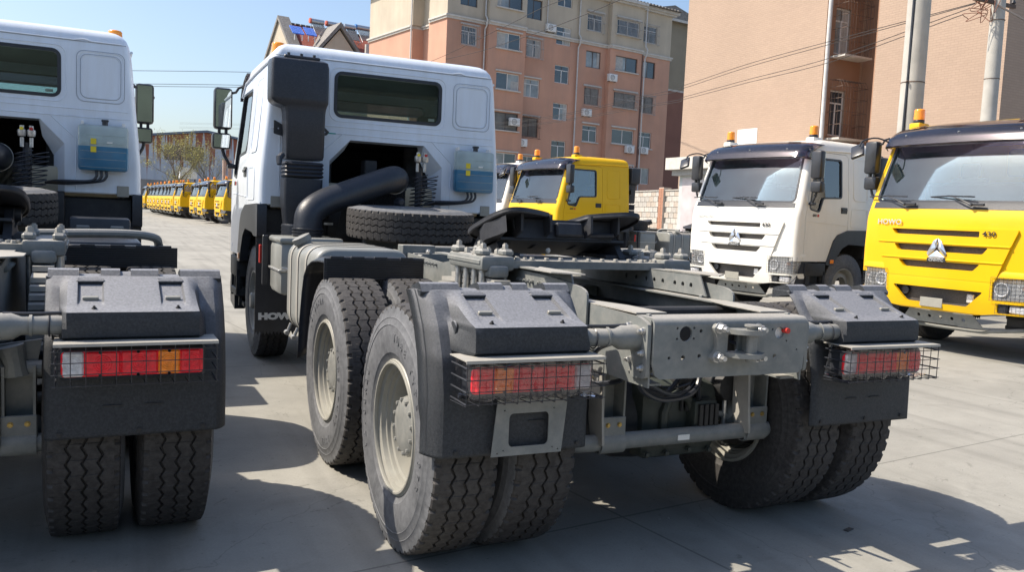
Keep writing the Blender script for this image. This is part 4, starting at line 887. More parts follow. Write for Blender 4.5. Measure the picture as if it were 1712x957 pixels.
def guard(root, s_, plate):
    if s_ not in GM:
        g = guard_mesh(); r = guard_ridge()
        if s_ < 0: g.mirx(); r.mirx()
        GM[s_] = (g.mesh('mudguard', guard_m, 26), r.mesh('top_ridge', guard_m, 30))
    o = link('mudguard', GM[s_][0], root)
    md = o.modifiers.new('s', 'SOLIDIFY'); md.thickness = .006; md.offset = 0
    link('top_ridge', GM[s_][1], o)
    for c in (.757, 1.053):
        mb = MB(); mb.box((s_*(c-.052), -.468, 1.164), (s_*(c+.052), -.436, 1.182), .006); mb.build('latch_bar', guard_m, o)
        mb = MB(); mb.box((-.028, -.0, -.030), (.028, .008, .030)); mb.box((-.028, -.014, -.012), (.028, .0, .002), .002); mb.xf(Matrix.Translation((s_*c, -.572, 1.116)) @ Matrix.Rotation(math.radians(-66), 4, 'X')); mb.build('latch_clip', rim_m, o)
        bolt(o, (s_*(c+.012), -.672, 1.090), (0, -.4, 1), .008, .008, .006, dark_m)
    for x in (.65, .93, 1.17): bolt(o, (s_*x, -.625, .60), (0, -1, 0), .007, .004, 0, dark_m)
    MB().box((s_*.80, -.626, .70), (s_*.87, -.622, .704)).box((s_*.95, -.626, .70), (s_*1.02, -.622, .704)).build('moulded_slot', dark_m, o)
    if s_ < 0: MB().lathe([(0, .001), (0, .030), (.006, .028), (.006, .001)], (-1.166, -.55, 1.06), 'x', 18).mirx().xf(Matrix.Translation((-2.33, 0, 0))).build('cover_disc', guard_m, o)
    # lamp
    L = link('tail_lamp', None, root)
    segs = [(.655, .735, clear_m, 'white_lens'), (.735, .86, red_m, 'red_lens'), (.86, .99, red_m, 'red_lens'), (.99, 1.07, amber_m, 'amber_lens'), (1.07, 1.155, red_m, 'red_lens')]
    MB().box((s_*.65, -.63, .828), (s_*1.165, -.72, .950), .012).build('housing', plas2_m, L)
    MB().box((s_*.655, -.69, .836), (s_*1.160, -.728, .943), .022).build('red_lens', red_m, L)
    for a, b, m, nm in segs:
        mb = MB().box((s_*(max(a, .664)+.001), -.70, .843), (s_*(min(b, 1.145)-.001), -.735, .936), .006)
        if nm != 'white_lens':
            pass
        for q in range(4):
            rr = .007+.008*q; cx, cz = (a+b)/2, .89
            if rr < (b-a)/2-.004: mb.tube([(s_*cx+rr*math.cos(t), -.7350, cz+rr*math.sin(t)) for t in [2*PI*k/20 for k in range(20)]], .0013, 4, closed=True)
        mb.build(nm, m, L)
    for x in (.79, .92, 1.03): 
        for z in (.845, .934): bolt(L, (s_*x, -.735, z), (0, -1, 0), .005, .003, 0, dark_m)
    mb = MB(); mb.box((s_*.635, -.62, .972), (s_*1.205, -.785, .976)); mb.box((s_*.635, -.783, .965), (s_*1.205, -.787, .976)); mb.build('lamp_shade', frame_l, L, 0)
    mb = MB(); x0, x1 = .640, 1.20
    for k in range(12):
        x = s_*(x0+(x1-x0)*k/11); mb.tube([(x, -.782, .972), (x, -.782, .812)], .0018, 5); mb.tube([(x, -.782, .812), (x, -.63, .805)], .0018, 5)
    for z in (.948, .905, .862, .818):
        mb.tube([(s_*(x0-.012), -.784, z), (s_*(x1+.012), -.784, z)], .0018, 5)
        for x in (x0, x1): mb.tube([(s_*x, -.784, z), (s_*x, -.63, z)], .0035, 5)
    mb.build('lamp_cage', plas2_m, L)
    if plate:
        mb = MB().holed([(-1.035, .578), (-.735, .578), (-.715, .80), (-1.015, .80)], [roundpoly([(-.965, .625), (-.955, .612), (-.805, .612), (-.795, .625), (-.795, .73), (-.805, .742), (-.955, .742), (-.965, .73)], .012, 2)]+[circ(x, z, .0035, 6) for x, z in ((-.985, .60), (-.775, .60), (-.985, .755), (-.775, .755), (-1.01, .59), (-.75, .59))], 'y', -.650, -.645)
        mb.build('plate_bracket', frame_m, root)
def film(root, s_):
    """crumpled protective film round the lamp"""
    mb = MB(); rnd = random.Random(3)
    def fn(u, v):
        a = 2*PI*v; w_ = .066+.006*math.sin(u*31+v*7)+.004*math.sin(u*67+v*23)+.004*rnd.random(); x = s_*(.638+.545*u+.008*math.sin(v*19))
        cy_ = max(-1, min(1, 1.5*math.cos(a))); cz_ = max(-1, min(1, 1.3*math.sin(a)))
        return (x, -.695-(.050+.4*(w_-.066))*cy_, .889+(w_+.004)*cz_)
    mb.grid(fn, 40, 33); mb.build('wrapping_film', film_m, root, 40)

# ------------------------------------------------------------------ things behind the cab
def fittings(root):
    # air intake stack on the left of the rear wall
    mb = MB()
    def rs(x0, x1, y0, y1, z, r=.03): return [(x, y, z) for x, y in rect(x0, y0, x1, y1, r, 3)]
    def stack(secs):
        n = len(secs[0]); vs = [p for s_ in secs for p in s_]; fs = [(i*n+k, i*n+(k+1) % n, (i+1)*n+(k+1) % n, (i+1)*n+k) for i in range(len(secs)-1) for k in range(n)]
        fs += [tuple(range(n)), tuple((len(secs)-1)*n+k for k in range(n))]; mb.add(vs, fs)
    y0, y1 = 4.03, 4.27
    stack([rs(-.985, -.665, y0+.02, y1, 1.90), rs(-.99, -.66, y0, y1, 1.93), rs(-1.0, -.655, y0, y1, 2.30), rs(-1.01, -.65, y0, y1, 2.345), rs(-1.09, -.642, y0-.005, y1, 2.37), rs(-1.12, -.635, y0-.02, y1, 2.395), rs(-1.128, -.635, y0-.02, y1, 2.42), rs(-1.13, -.635, y0-.02, y1, 2.70), rs(-1.125, -.645, y0-.01, y1, 2.745), rs(-1.10, -.67, y0+.02, y1-.02, 2.762)])
    a = mb.build('air_intake', plas_m, root, 40)
    mb = MB(); mb.box((-1.02, y0+.03, 2.762), (-.71, y0+.07, 2.79), .008); 
    for x in (-.98, -.87, -.76): mb.cyl((x, y0+.05, 2.77), (x, y0+.05, 2.81), .014, 8)
    mb.build('intake_clip', plas2_m, a)
    for x0, x1 in ((-1.07, -.99), (-.66, -.58)):
        mb = MB().holed(roundpoly([(x0, 2.12), (x1, 2.10), (x1, 2.20), (x0, 2.24)] if x0 < -.9 else [(x0, 2.12), (x1-.02, 2.14), (x1, 2.17), (x0, 2.24)], .01), [circ((x0+x1)/2, 2.165, .008, 8)], 'y', 4.22, 4.235); mb.build('intake_bracket', plas2_m, a)
    MB().box((-.59, 4.225, 2.155), (-.52, 4.235, 2.165)).build('cable_tie', teal_s, a)
    secs = []
    mb = MB()
    for k in range(9):
        z = 1.74+.017*k; e = .008 if k % 2 else -.004; secs.append(rs(-.995-e, -.665+e, y0-e, y1+e, z))
    stack(secs); mb.build('intake_bellows', plas_m, a, 60)
    mb = MB(); stack([rs(-.975, -.685, y0+.02, y1, 1.30, .06), rs(-.99, -.675, y0+.01, y1, 1.45), rs(-1.0, -.665, y0, y1, 1.55), rs(-1.0, -.665, y0, y1, 1.73)]); mb.build('lower_duct', plas_m, a, 40)
    MB().tube([(-1.02, 4.05, 1.93), (-1.05, 4.02, 1.90), (-1.055, 4.0, 1.84)], [.025, .03, .02], 10).build('water_drain', plas_m, a)
    mb = MB(); mb.lathe([(1.22+.018*k, .14+(.008 if k % 2 else 0)) for k in range(7)], (-.86, 4.12, 0), 'z', 24); mb.build('duct_collar', plas_m, a, 60)
    # thick air pipe
    P = cr([(-.855, 3.72, 1.22), (-.855, 3.72, 1.32), (-.83, 3.74, 1.44), (-.70, 3.80, 1.53), (-.52, 3.87, 1.60), (-.28, 3.95, 1.69), (-.05, 4.03, 1.77), (.03, 4.12, 1.775), (.05, 4.3, 1.75)], 7)
    p_ = MB().tube(P, .118, 24).build('air_pipe', plas_m, root)
    for z in (1.25, 1.275, 1.30): MB().lathe([(z-.008, .122), (z-.004, .132), (z+.004, .132), (z+.008, .122)], (-.855, 3.72, 0), 'z', 28, closed=True).build('hose_rib', plas2_m, p_)
    MB().lathe([(-.01, .119), (-.01, .124), (.01, .124), (.01, .119)], (.045, 4.22, 1.765), 'y', 24, closed=True).build('hose_clamp', zinc_m, p_)
    # air filter housing with strap, sticker
    b = MB().box((-1.13, 3.42, .76), (-.66, 3.92, 1.20), .05).build('air_filter_box', tank_m, root)
    MB().box((-1.14, 3.40, 1.185), (-.62, 3.94, 1.235), .022).build('lid', tank_m, b)
    MB().box((-1.02, 3.417, 1.05), (-.86, 3.419, 1.18)).build('warning_sticker', yell_s, b)
    MB().box((-1.141, 3.41, .955), (-.66, 3.93, .972), .003).build('strap', zinc_m, b)
    mb = MB().cyl((-1.12, 3.39, .99), (-1.02, 3.39, .97), .009, 8).cyl((-1.035, 3.38, .93), (-1.035, 3.38, .86), .012, 8).box((-1.05, 3.40, .86), (-1.02, 3.42, .98)); mb.build('latch', zinc_m, b)
    MB().box((-1.18, 3.99, .80), (-1.13, 4.02, 1.23), .006).build('side_bracket', plas2_m, root)
    # fuel tank
    sec = roundpoly([(-1.15, .58), (-1.15, 1.225), (-.50, 1.225), (-.50, .58)], .13, 7)
    mb = MB(); n = len(sec); vs = []
    cx, cz = -.825, .90
    for y, s_ in ((2.02, .93), (2.028, .975), (2.045, 1.0), (2.965, 1.0), (2.982, .975), (2.99, .93)):
        vs += [(cx+(x-cx)*s_, y, cz+(z-cz)*s_) for x, z in sec]
    fs = [(i*n+k, i*n+(k+1) % n, (i+1)*n+(k+1) % n, (i+1)*n+k) for i in range(5) for k in range(n)]+[tuple(range(n)), tuple(5*n+k for k in range(n))]
    t = mb.add(vs, fs).build('fuel_tank', tank_m, root, 40)
    for y in (2.30, 2.58, 2.84):
        for dy, m, g_, w_ in ((0, frame_l, 1.012, .022), (.0, plas2_m, 1.006, .034)):
            mb = MB(); vs = []; 
            for yy, gg in ((y-w_, .99), (y-w_, g_), (y+w_, g_), (y+w_, .99)): vs += [(cx+(x-cx)*gg, yy, cz+(z-cz)*gg) for x, z in sec]
            fs = [(i*n+k, i*n+(k+1) % n, (i+1)*n+(k+1) % n, (i+1)*n+k) for i in range(3) for k in range(n)]; mb.add(vs, fs); mb.build('strap' if m is frame_l else 'rubber_strip', m, t, 40)
        mb = MB().cyl((-1.14, y, .62), (-1.17, y, .54), .012, 8).tube([(-1.17, y-.03, .55), (-1.17, y+.03, .55)], .018, 8); mb.build('strap_bolt', zinc_m, t)
    mb = MB(); mb.lathe([(0, .055), (.055, .055), (.06, .068), (.10, .068), (.105, .05), (.105, .001)], (0, 0, 0), 'z', 20); mb.xf(Matrix.Translation((-1.06, 2.72, 1.18)) @ Matrix.Rotation(math.radians(-28), 4, 'Y')); mb.build('filler_cap', hub_m, t)
    # mirrored side: battery box and pipe rail
    b = MB().box((.55, 2.6, .66), (1.10, 3.3, 1.16), .03).build('battery_box', plas2_m, root); MB().box((.57, 2.58, 1.02), (1.08, 2.60, 1.05)).build('lid_edge', frame_m, b)
    MB().tube(cr([(.45, 1.30, 1.27), (.9, 1.35, 1.28), (1.10, 1.42, 1.26), (1.14, 1.5, 1.20)], 6), .026, 10).build('pipe_rail', frame_m, root)
    b = MB().box((.60, 3.42, .76), (1.05, 3.85, 1.30), .02).build('tool_box', plas2_m, root)
    for x in (.70, .95): MB().box((x-.05, 3.405, 1.15), (x+.05, 3.42, 1.24), .01).cyl((x, 3.40, 1.12), (x, 3.40, 1.20), .01, 6).build('latch', frame_m, b)
    # coiled air lines on the gladhand post
    MB().tube([(.27, 4.18, 1.50), (.27, 4.18, 1.90)], .035, 10).build('hose_post', plas2_m, root)
    for x, m in ((.235, yell_s), (.305, red_s)):
        g = MB().lathe([(0, .028), (.02, .034), (.05, .034), (.06, .018), (.09, .018)], (x, 4.12, 1.95), 'z', 14).build('gladhand', zinc_m, root); MB().box((x-.014, 4.085, 2.0), (x+.014, 4.10, 2.025), .004).build('cap', m, g)
        mb = MB().cyl((x, 4.13, 1.86), (x, 4.13, 1.94), .016, 10); mb.build('union', zinc_m, g)
    for q in range(2):
        H = [(.22+.12*q+.068*math.cos(2*PI*t)+.004*t, 4.10+.062*math.sin(2*PI*t)+.03*q, 1.50+(.036+.004*q)*t+.012*math.cos(2*PI*t)) for t in [k/16 for k in range(16*(9 if q == 0 else 8))]]
        H = [(x, y, z) for x, y, z in H]; MB().tube(H, .0055, 6).build('coiled_hose', plas2_m, root)
    # work lamp
    l = MB().lathe([(0, .001), (.0, .05), (-.05, .045), (-.08, .02), (-.08, .001)], (.02, 3.98, 1.56), 'y', 20).build('work_lamp', plas2_m, root); MB().lathe([(-.005, .042), (-.012, .035), (-.014, .001)], (.02, 3.98, 1.56), 'y', 20).build('lens', clear_m, l)
    # washer reservoir on the right of the rear wall
    x0, x1, z0, z1, ys = .655, 1.06, 1.695, 2.10, AF-.735
    r = MB().box((x0, ys-.10, z0), (x1, ys, z1), .03).build('washer_reservoir', res_up, root)
    fl_ = boolean(MB().box((x0-.001, ys-.101, z0-.001), (x1+.001, ys+.001, z1+.001), .031).mesh('f', None, 0), [MB().box((x0-.1, ys-.2, z0-.1), (x1+.1, ys+.1, z0+.215))], 'INTERSECT'); link('fluid', fin(fl_, 'fluid', res_dn), r)
    mb = MB()
    for k in range(5): mb.box((x0+.02, ys-.104, z0+.07*k+.03), (x1-.02, ys-.099, z0+.07*k+.033))
    mb.build('moulded_rib', res_up, r)
    for z in (1.955, 1.885): MB().box((.755, ys-.107, z-.028), (.80, ys-.104, z+.022)).build('sticker', yell_s, r)
    MB().box((.885, ys-.107, 1.94), (.93, ys-.104, 1.955)).build('sticker', white_s, r)
    MB().cyl((.87, ys-.05, 2.09), (.87, ys-.05, 2.14), .024, 12).box((.84, ys-.07, 2.13), (.90, ys-.03, 2.15), .006).build('cap', plas2_m, r)
    for x in (.69, 1.02): MB().box((x-.012, ys-.06, 2.09), (x+.012, ys+.01, 2.13), .004).build('mounting_tab', white_s, r)
    for k, x in enumerate((.80, .84, .88)): MB().tube(cr([(x, ys-.05, 1.70), (x, ys-.06, 1.64), (x-.06, ys-.05, 1.60), (x-.3, ys-.02, 1.59-.01*k), (.40, ys+.05, 1.57)], 6), .012, 8).build('washer_hose', plas2_m, r)
    # front mudflaps
    for s_ in (-1, 1):
        mb = MB(); teeth = []; n = 16
        for k in range(n): teeth += [(.68+.50*k/n, .30), (.68+.50*(k+.5)/n, .335)]
        P = [(s_*x, z) for x, z in teeth]+[(s_*1.18, .30), (s_*1.18, 1.24), (s_*.68, 1.24)]
        mb.prism(P, 'y', 4.38, 4.39); f = mb.build('front_mudflap', plas2_m, root, 20)
        text('lettering', 'HOWO', .078, white_s, f, basis((s_*.955, 4.378, .47), (1, 0, 0), (0, 0, 1)), .001, bold=.006, sx=1.45)
        if s_ < 0: MB().box((s_*1.17, 4.10, .98), (s_*1.19, 4.14, 1.14), .003).build('reflector', white_s if False else red_s, root)
        # dark support behind the cab side
        MB().box((s_*.5, 4.40, 1.0), (s_*1.1, 4.55, 1.45), .01).build('cab_mount', dark_m, root)
    mb = MB().box((-.55, 4.3, 1.12), (.55, 4.42, 1.5), .02)
    mb.build('cab_crossbar', dark_m, root)
    # perforated plate left of centre
    MB().holed([(-.55, 1.20), (-.30, 1.20), (-.12, 1.45), (-.30, 1.52), (-.5, 1.50)], [circ(-.45+.07*(k % 4), 1.28+.06*(k//4), .008, 8) for k in range(9)], 'y', 4.0, 4.01).build('bracket_plate', dark_m, root)
    MB().box((-.66, 3.98, 1.335), (-.58, 3.99, 1.355)).build('handle_mark', zinc_m, root)

# ------------------------------------------------------------------ whole truck
def make_truck(label, cat, paint):
    root = thing('tractor_truck', label, cat)
    cab(root, paint); chassis(root); fifth_wheel(root); fittings(root)
    for s_ in (-1, 1): guard(root, s_, s_ < 0)
    rnd = random.Random(5)
    for s_ in (-1, 1):
        for ya in (0, A2):
            wheel(root, s_*1.083, ya, .545, s_, 'outer', rnd.random()*6); wheel(root, s_*.735, ya, .545, s_, 'inner', rnd.random()*6)
        wheel(root, s_*.965, AF, .545, s_, 'f', rnd.random()*6)
    sp_ = wheel(root, -.02, 3.50, 1.375, -1, 'spare', 0, 'spare wheel lying flat behind the cab'); sp_.rotation_euler = (Matrix.Rotation(.045, 4, 'X') @ Matrix.Rotation(PI/2, 4, 'Y')).to_euler(); sp_.scale = (.9, 1, 1)
    return root
KIDS = {}
def copy_tree(o, parent=None, skip=(), swap=None, depth=0):
    if o.name.split('.')[0] in skip: return None
    c = o.copy(); COL.objects.link(c); c.parent = parent
    if swap and o.type == 'MESH' and o.data.materials and o.data.materials[0] in swap:
        c.material_slots[0].link = 'OBJECT'; c.material_slots[0].material = swap[o.data.materials[0]]
    for ch in KIDS.get(o.name, ()): copy_tree(ch, c, skip, swap, depth+1)
    return c
def remap_kids():
    KIDS.clear()
    for o in bpy.data.objects:
        if o.parent: KIDS.setdefault(o.parent.name, []).append(o)
main = make_truck('white tractor truck seen from behind in the middle, tail lamps wrapped in clear film', 'truck', white_p)
main['group'] = 'white tractor trucks seen from behind'
remap_kids()
UNDER = ('leaf_spring', 'spring_saddle', 'brake_chamber', 'torque_rod', 'coil_spring', 'air_hose', 'valve_block', 'control_arm', 'spring_seat', 'tow_hitch', 'bolt', 'stabiliser_hanger', 'arm_flange', 'angle_plate', 'engine_block', 'latch_clip', 'gladhand', 'sticker', 'air_coupling', 'coupling_cap', 'hub', 'tail_pipe_marker', 'trunnion', 'brake_drum', 'inner_crossmember', 'work_lamp', 'cable_tie', 'coiled_hose', 'moulded_rib', 'water_drain')
# neighbour on the left
left = copy_tree(main, None, skip=('plate_bracket',))
left.location = (-3.181, .697, -.012); left.rotation_euler = (math.radians(.55), 0, math.radians(1.418))
left['label'] = 'white tractor truck cut off by the left edge, with an unwrapped tail lamp'
film(main, -1); film(main, 1)
def place(T, label, paint, group, light=False, group_front=None):
    sk = UNDER+(('plate_bracket', 'guard', 'washer_reservoir', 'air_pipe') if not light else ())
    if light: sk = UNDER+('plate_bracket', 'wrapping_film', 'tail_lamp', 'mudguard', 'fifth_wheel', 'mounting_plate', 'middle_fender', 'washer_reservoir', 'air_pipe', 'stabiliser_bar', 'axle', 'lettering', 'badge', 'badge_mark', 'visor_stud', 'pressed_line', 'paper_sheet', 'steering_wheel', 'seat', 'sun_visor', 'bunk', 'dashboard', 'wiper', 'gusset_plate', 'frame_rail', 'subframe_angle', 'rear_crossmember', 'corner_plate', 'air_tank', 'guard_arm', 'hose_post', 'battery_box', 'tool_box', 'pipe_rail', 'fog_slot', 'tow_socket', 'handle_mark', 'bracket_plate', 'cab_crossbar', 'front_mudflap', 'crease_line', 'roof_gutter', 'spare_wheel_carrier', 'drive_shaft', 'reflector', 'step_')
    X, Y, h = T; h = math.radians(h)
    c = copy_tree(main, None, skip=sk+('wrapping_film',), swap={white_p: paint})
    c.location = (X-AF*math.sin(h), Y-AF*math.cos(h), 0); c.rotation_euler = (0, 0, -h)
    c['label'] = label; c['group'] = group
    return c
G1 = 'trucks parked in a row facing left along the yard'
place((8.32, 3.83, 265.5), 'large bright yellow truck at the right edge with a dark visor', yellow_p, G1)
place((8.6, 8.064, 261.4), 'white truck with dark visor and two orange beacons, parked between the two large yellow trucks', cream_p, G1)
place((8.12, 15.02, 265.0), 'yellow truck in the middle distance framed behind the black fifth wheel', yellow_p, G1)
place((8.35, 18.6, 265.0), 'cream truck half hidden between the white cab and the smaller yellow truck', cream_p, G1)
G2 = 'yellow trucks of the distant row at the far end of the yard'
def ray_dir(px, py):
    d = F+R2*((px-856)/1412.2)-U2*((py-478.5)/1412.2); return d
def at(px, py, D):
    """world point seen at photo pixel, at horizontal distance D"""
    d = ray_dir(px, py); k = D/math.hypot(d.x, d.y); return CAM+d*k
ROWD = [(363, 54.3, 'nearest yellow truck of the distant row, right beside the white cab'), (333, 59.0, 'second nearest yellow truck of the distant row, green tinted door window'),
        (320, 65, 'yellow truck of the distant row set back behind the second nearest one'), (293.5, 70.5, 'distant yellow truck with its door in view, at the right end of the packed run'),
        (282, 73.3, 'yellow truck in the tightly packed run of the distant row, frontmost at its right end'), (277, 75.6, 'yellow truck in the tightly packed run of the distant row, second from its right end'), (271, 78, 'yellow truck in the tightly packed run of the distant row, third from its right end'), (264, 80.6, 'yellow truck in the tightly packed run of the distant row, fourth from its right end'), (257.5, 83.5, 'yellow truck in the tightly packed run of the distant row, fifth from its right end'), (252, 86.5, 'yellow truck in the tightly packed run of the distant row, sixth from its right end'), (247.5, 90, 'next to last yellow truck at the far left end of the distant row'), (237, 95.5, 'last yellow truck at the far left end of the distant row')]
swapd = {white_p: yellow_p}
dist_proto = None
for px, D, lab in ROWD:
    p = at(px, 340, D*1.06); h = 262
    T = (p.x+1.45*math.sin(math.radians(82)), p.y+1.45*math.cos(math.radians(82))*0, h)
    if dist_proto is None:
        dist_proto = place(T, lab, yellow_p, G2, light=True); 
        for o in bpy.data.objects:
            if o.parent == dist_proto: KIDS.setdefault(dist_proto.name, []).append(o)
        remap_kids()
    else:
        c = copy_tree(dist_proto, None); hh = math.radians(h)
        c.location = (T[0]-AF*math.sin(hh), T[1]-AF*math.cos(hh), 0)
        c['label'] = lab or 'yellow truck in the tightly packed middle of the distant row, only its front showing'
        c['group'] = G2

# ------------------------------------------------------------------ ground
def ground_mat():
    m = bpy.data.materials.new('concrete_yard'); m.use_nodes = True; n = m.node_tree.nodes; l = m.node_tree.links; b = n['Principled BSDF']
    tc = n.new('ShaderNodeTexCoord')
    def noise(s, d=6, r=.6, dist=0):
        q = n.new('ShaderNodeTexNoise'); q.inputs['Scale'].default_value = s; q.inputs['Detail'].default_value = d; q.inputs['Roughness'].default_value = r; q.inputs['Distortion'].default_value = dist
        l.new(tc.outputs['Object'], q.inputs['Vector']); return q.outputs[0]
    def mr(x, a, b_, c, d):
        q = n.new('ShaderNodeMapRange'); l.new(x, q.inputs[0]); q.inputs[1].default_value = a; q.inputs[2].default_value = b_; q.inputs[3].default_value = c; q.inputs[4].default_value = d; return q.outputs[0]
    def mul(a, b_):
        q = n.new('ShaderNodeMath'); q.operation = 'MULTIPLY'; l.new(a, q.inputs[0]); l.new(b_, q.inputs[1]); return q.outputs[0]
    f = mul(mr(noise(.35, 5), .3, .7, .80, 1.12), mr(noise(3.1, 8, .7), .3, .7, .90, 1.08)); f = mul(f, mr(noise(90, 3), .3, .7, .94, 1.06))
    f = mul(f, mr(noise(1.1, 8, .75, 1.5), .56, .72, 1, .80))          # damp and oil blotches
    f = mul(f, mr(noise(38, 2, .4), .70, .74, 1, .75))                    # specks of grit
    # joints of the slabs
    mp = n.new('ShaderNodeMapping'); mp.inputs['Rotation'].default_value = (0, 0, math.radians(-8)); l.new(tc.outputs['Object'], mp.inputs[0])
    br = n.new('ShaderNodeTexBrick'); br.offset = 0; br.inputs['Scale'].default_value = 1; br.inputs['Brick Width'].default_value = 5.2; br.inputs['Row Height'].default_value = 4.6; br.inputs['Mortar Size'].default_value = .007; br.inputs['Mortar Smooth'].default_value = .1
    l.new(mp.outputs[0], br.inputs['Vector']); f = mul(f, mr(br.outputs['Fac'], 0, 1, 1, .62))
    # cracks
    vo = n.new('ShaderNodeTexVoronoi'); vo.feature = 'DISTANCE_TO_EDGE'; vo.inputs['Scale'].default_value = .32
    wn = n.new('ShaderNodeTexNoise'); wn.inputs['Scale'].default_value = 2.2; wn.inputs['Detail'].default_value = 6; l.new(tc.outputs['Object'], wn.inputs['Vector'])
    ad = n.new('ShaderNodeVectorMath'); ad.operation = 'MULTIPLY_ADD'; l.new(wn.outputs[1], ad.inputs[0]); ad.inputs[1].default_value = (.5, .5, .5); l.new(tc.outputs['Object'], ad.inputs[2]); l.new(ad.outputs[0], vo.inputs['Vector'])
    f = mul(f, mr(vo.outputs['Distance'], .0005, .0018, .80, 1)); f = mul(f, mr(noise(.8, 3, .5), .62, .70, 1, .74)); f = mul(f, mr(noise(2.3, 6, .7, 2.5), .63, .69, 1, .70)); f = mul(f, mr(noise(7, 4, .6), .68, .74, 1, .80))
    # tyre tracks: stretched noise
    mp2 = n.new('ShaderNodeMapping'); mp2.inputs['Rotation'].default_value = (0, 0, math.radians(12)); mp2.inputs['Scale'].default_value = (3.2, .10, 1); l.new(tc.outputs['Object'], mp2.inputs[0])
    n4 = n.new('ShaderNodeTexNoise'); n4.inputs['Scale'].default_value = 1.4; n4.inputs['Detail'].default_value = 7; l.new(mp2.outputs[0], n4.inputs['Vector']); f = mul(f, mr(n4.outputs[0], .5, .68, 1, .80))
    sc_ = n.new('ShaderNodeVectorMath'); sc_.operation = 'SCALE'; sc_.inputs[0].default_value = (.290, .283, .255); l.new(f, sc_.inputs['Scale']); l.new(sc_.outputs[0], b.inputs['Base Color'])
    b.inputs['Roughness'].default_value = .82; b.inputs['Specular IOR Level'].default_value = .3
    bp = n.new('ShaderNodeBump'); bp.inputs['Strength'].default_value = .25; bp.inputs['Distance'].default_value = .004; l.new(noise(60, 6, .7), bp.inputs['Height']); l.new(bp.outputs[0], b.inputs['Normal'])
    return m
gm = ground_mat()
struct('ground', MB().grid(lambda u, v: (-300+700*u, -100+900*v, 0), 8, 8), gm)
# grit and chips on the concrete
rnd = random.Random(11); mb = MB()
for k in range(420):
    D = 2.2+9*rnd.random()**1.5; a = math.radians(25+rnd.uniform(-36, 36)); x, y = CAM.x+D*math.sin(a), CAM.y+D*math.cos(a); r = rnd.uniform(.002, .0055)
    mb.add([(x-r, y-r*.6, .0), (x+r, y-r, .0), (x+r*.7, y+r, .0), (x-r*.5, y+r, 0), (x, y, r)], [(0, 1, 4), (1, 2, 4), (2, 3, 4), (3, 0, 4)])
g_ = mb.build('grit', M('grit_stone', (.22, .21, .19), .9, var=.5, scale=3), None, 0); g_['kind'] = 'stuff'; g_['label'] = 'loose grit on the concrete'
o = MB().box((-.03, -.014, 0), (.03, .014, .006), .002).mesh('debris', rub_m); s_ = thing('debris', 'small dark strip lying on the shaded concrete at lower right', 'debris', (1.0, -.52, 0), .3, me=o)
for i, (px, py) in enumerate(((657, 855), (297*0+797, 824),)): pass

# ------------------------------------------------------------------ buildings
plaster = M('salmon_render', (.54, .305, .215), .9, var=.10, scale=.5, dust=.45, dust_sun_col=(.36, .24, .19), dscale=2.4, streak=.15)
beige = M('beige_render', (.50, .44, .35), .9, var=.10, scale=.5, dust=.45, dust_sun_col=(.34, .30, .24), dscale=2.4, streak=.15)
trim = M('white_trim', (.55, .53, .49), .8, var=.12, scale=3, dust=.3, dust_sun_col=(.33, .30, .27))
frame_w = M('window_frame_white', (.70, .71, .70), .5, var=.05)
frame_dk = M('window_frame_dark', (.10, .085, .08), .5)
wglass = M('window_pane_glass', (.03, .045, .06), .06, var=.5, scale=.6, coat=.3, spec=.8)
wgl2 = M('window_pane_curtained', (.24, .27, .28), .12, var=.4, scale=1.3, coat=.3)
wgl4 = M('curtain_cloth', (.42, .42, .40), .9, var=.15, scale=6)
wgl3 = M('window_pane_screen', (.14, .14, .13), .5, var=.3, scale=2)
pipe_m = M('pipe_white', (.55, .55, .54), .5, var=.1)
iron = M('window_iron', (.38, .36, .34), .6, var=.2)
iron_d = M('window_iron_rusty', (.12, .08, .06), .7, var=.3)
roof_m = M('grey_roof_tile', (.20, .19, .18), .8, var=.25, scale=5)
red_t = M('red_roof_tile', (.30, .085, .06), .8, var=.3, scale=6)
concrete_m = M('pole_concrete', (.42, .41, .38), .85, var=.12, scale=4, dust=.2)
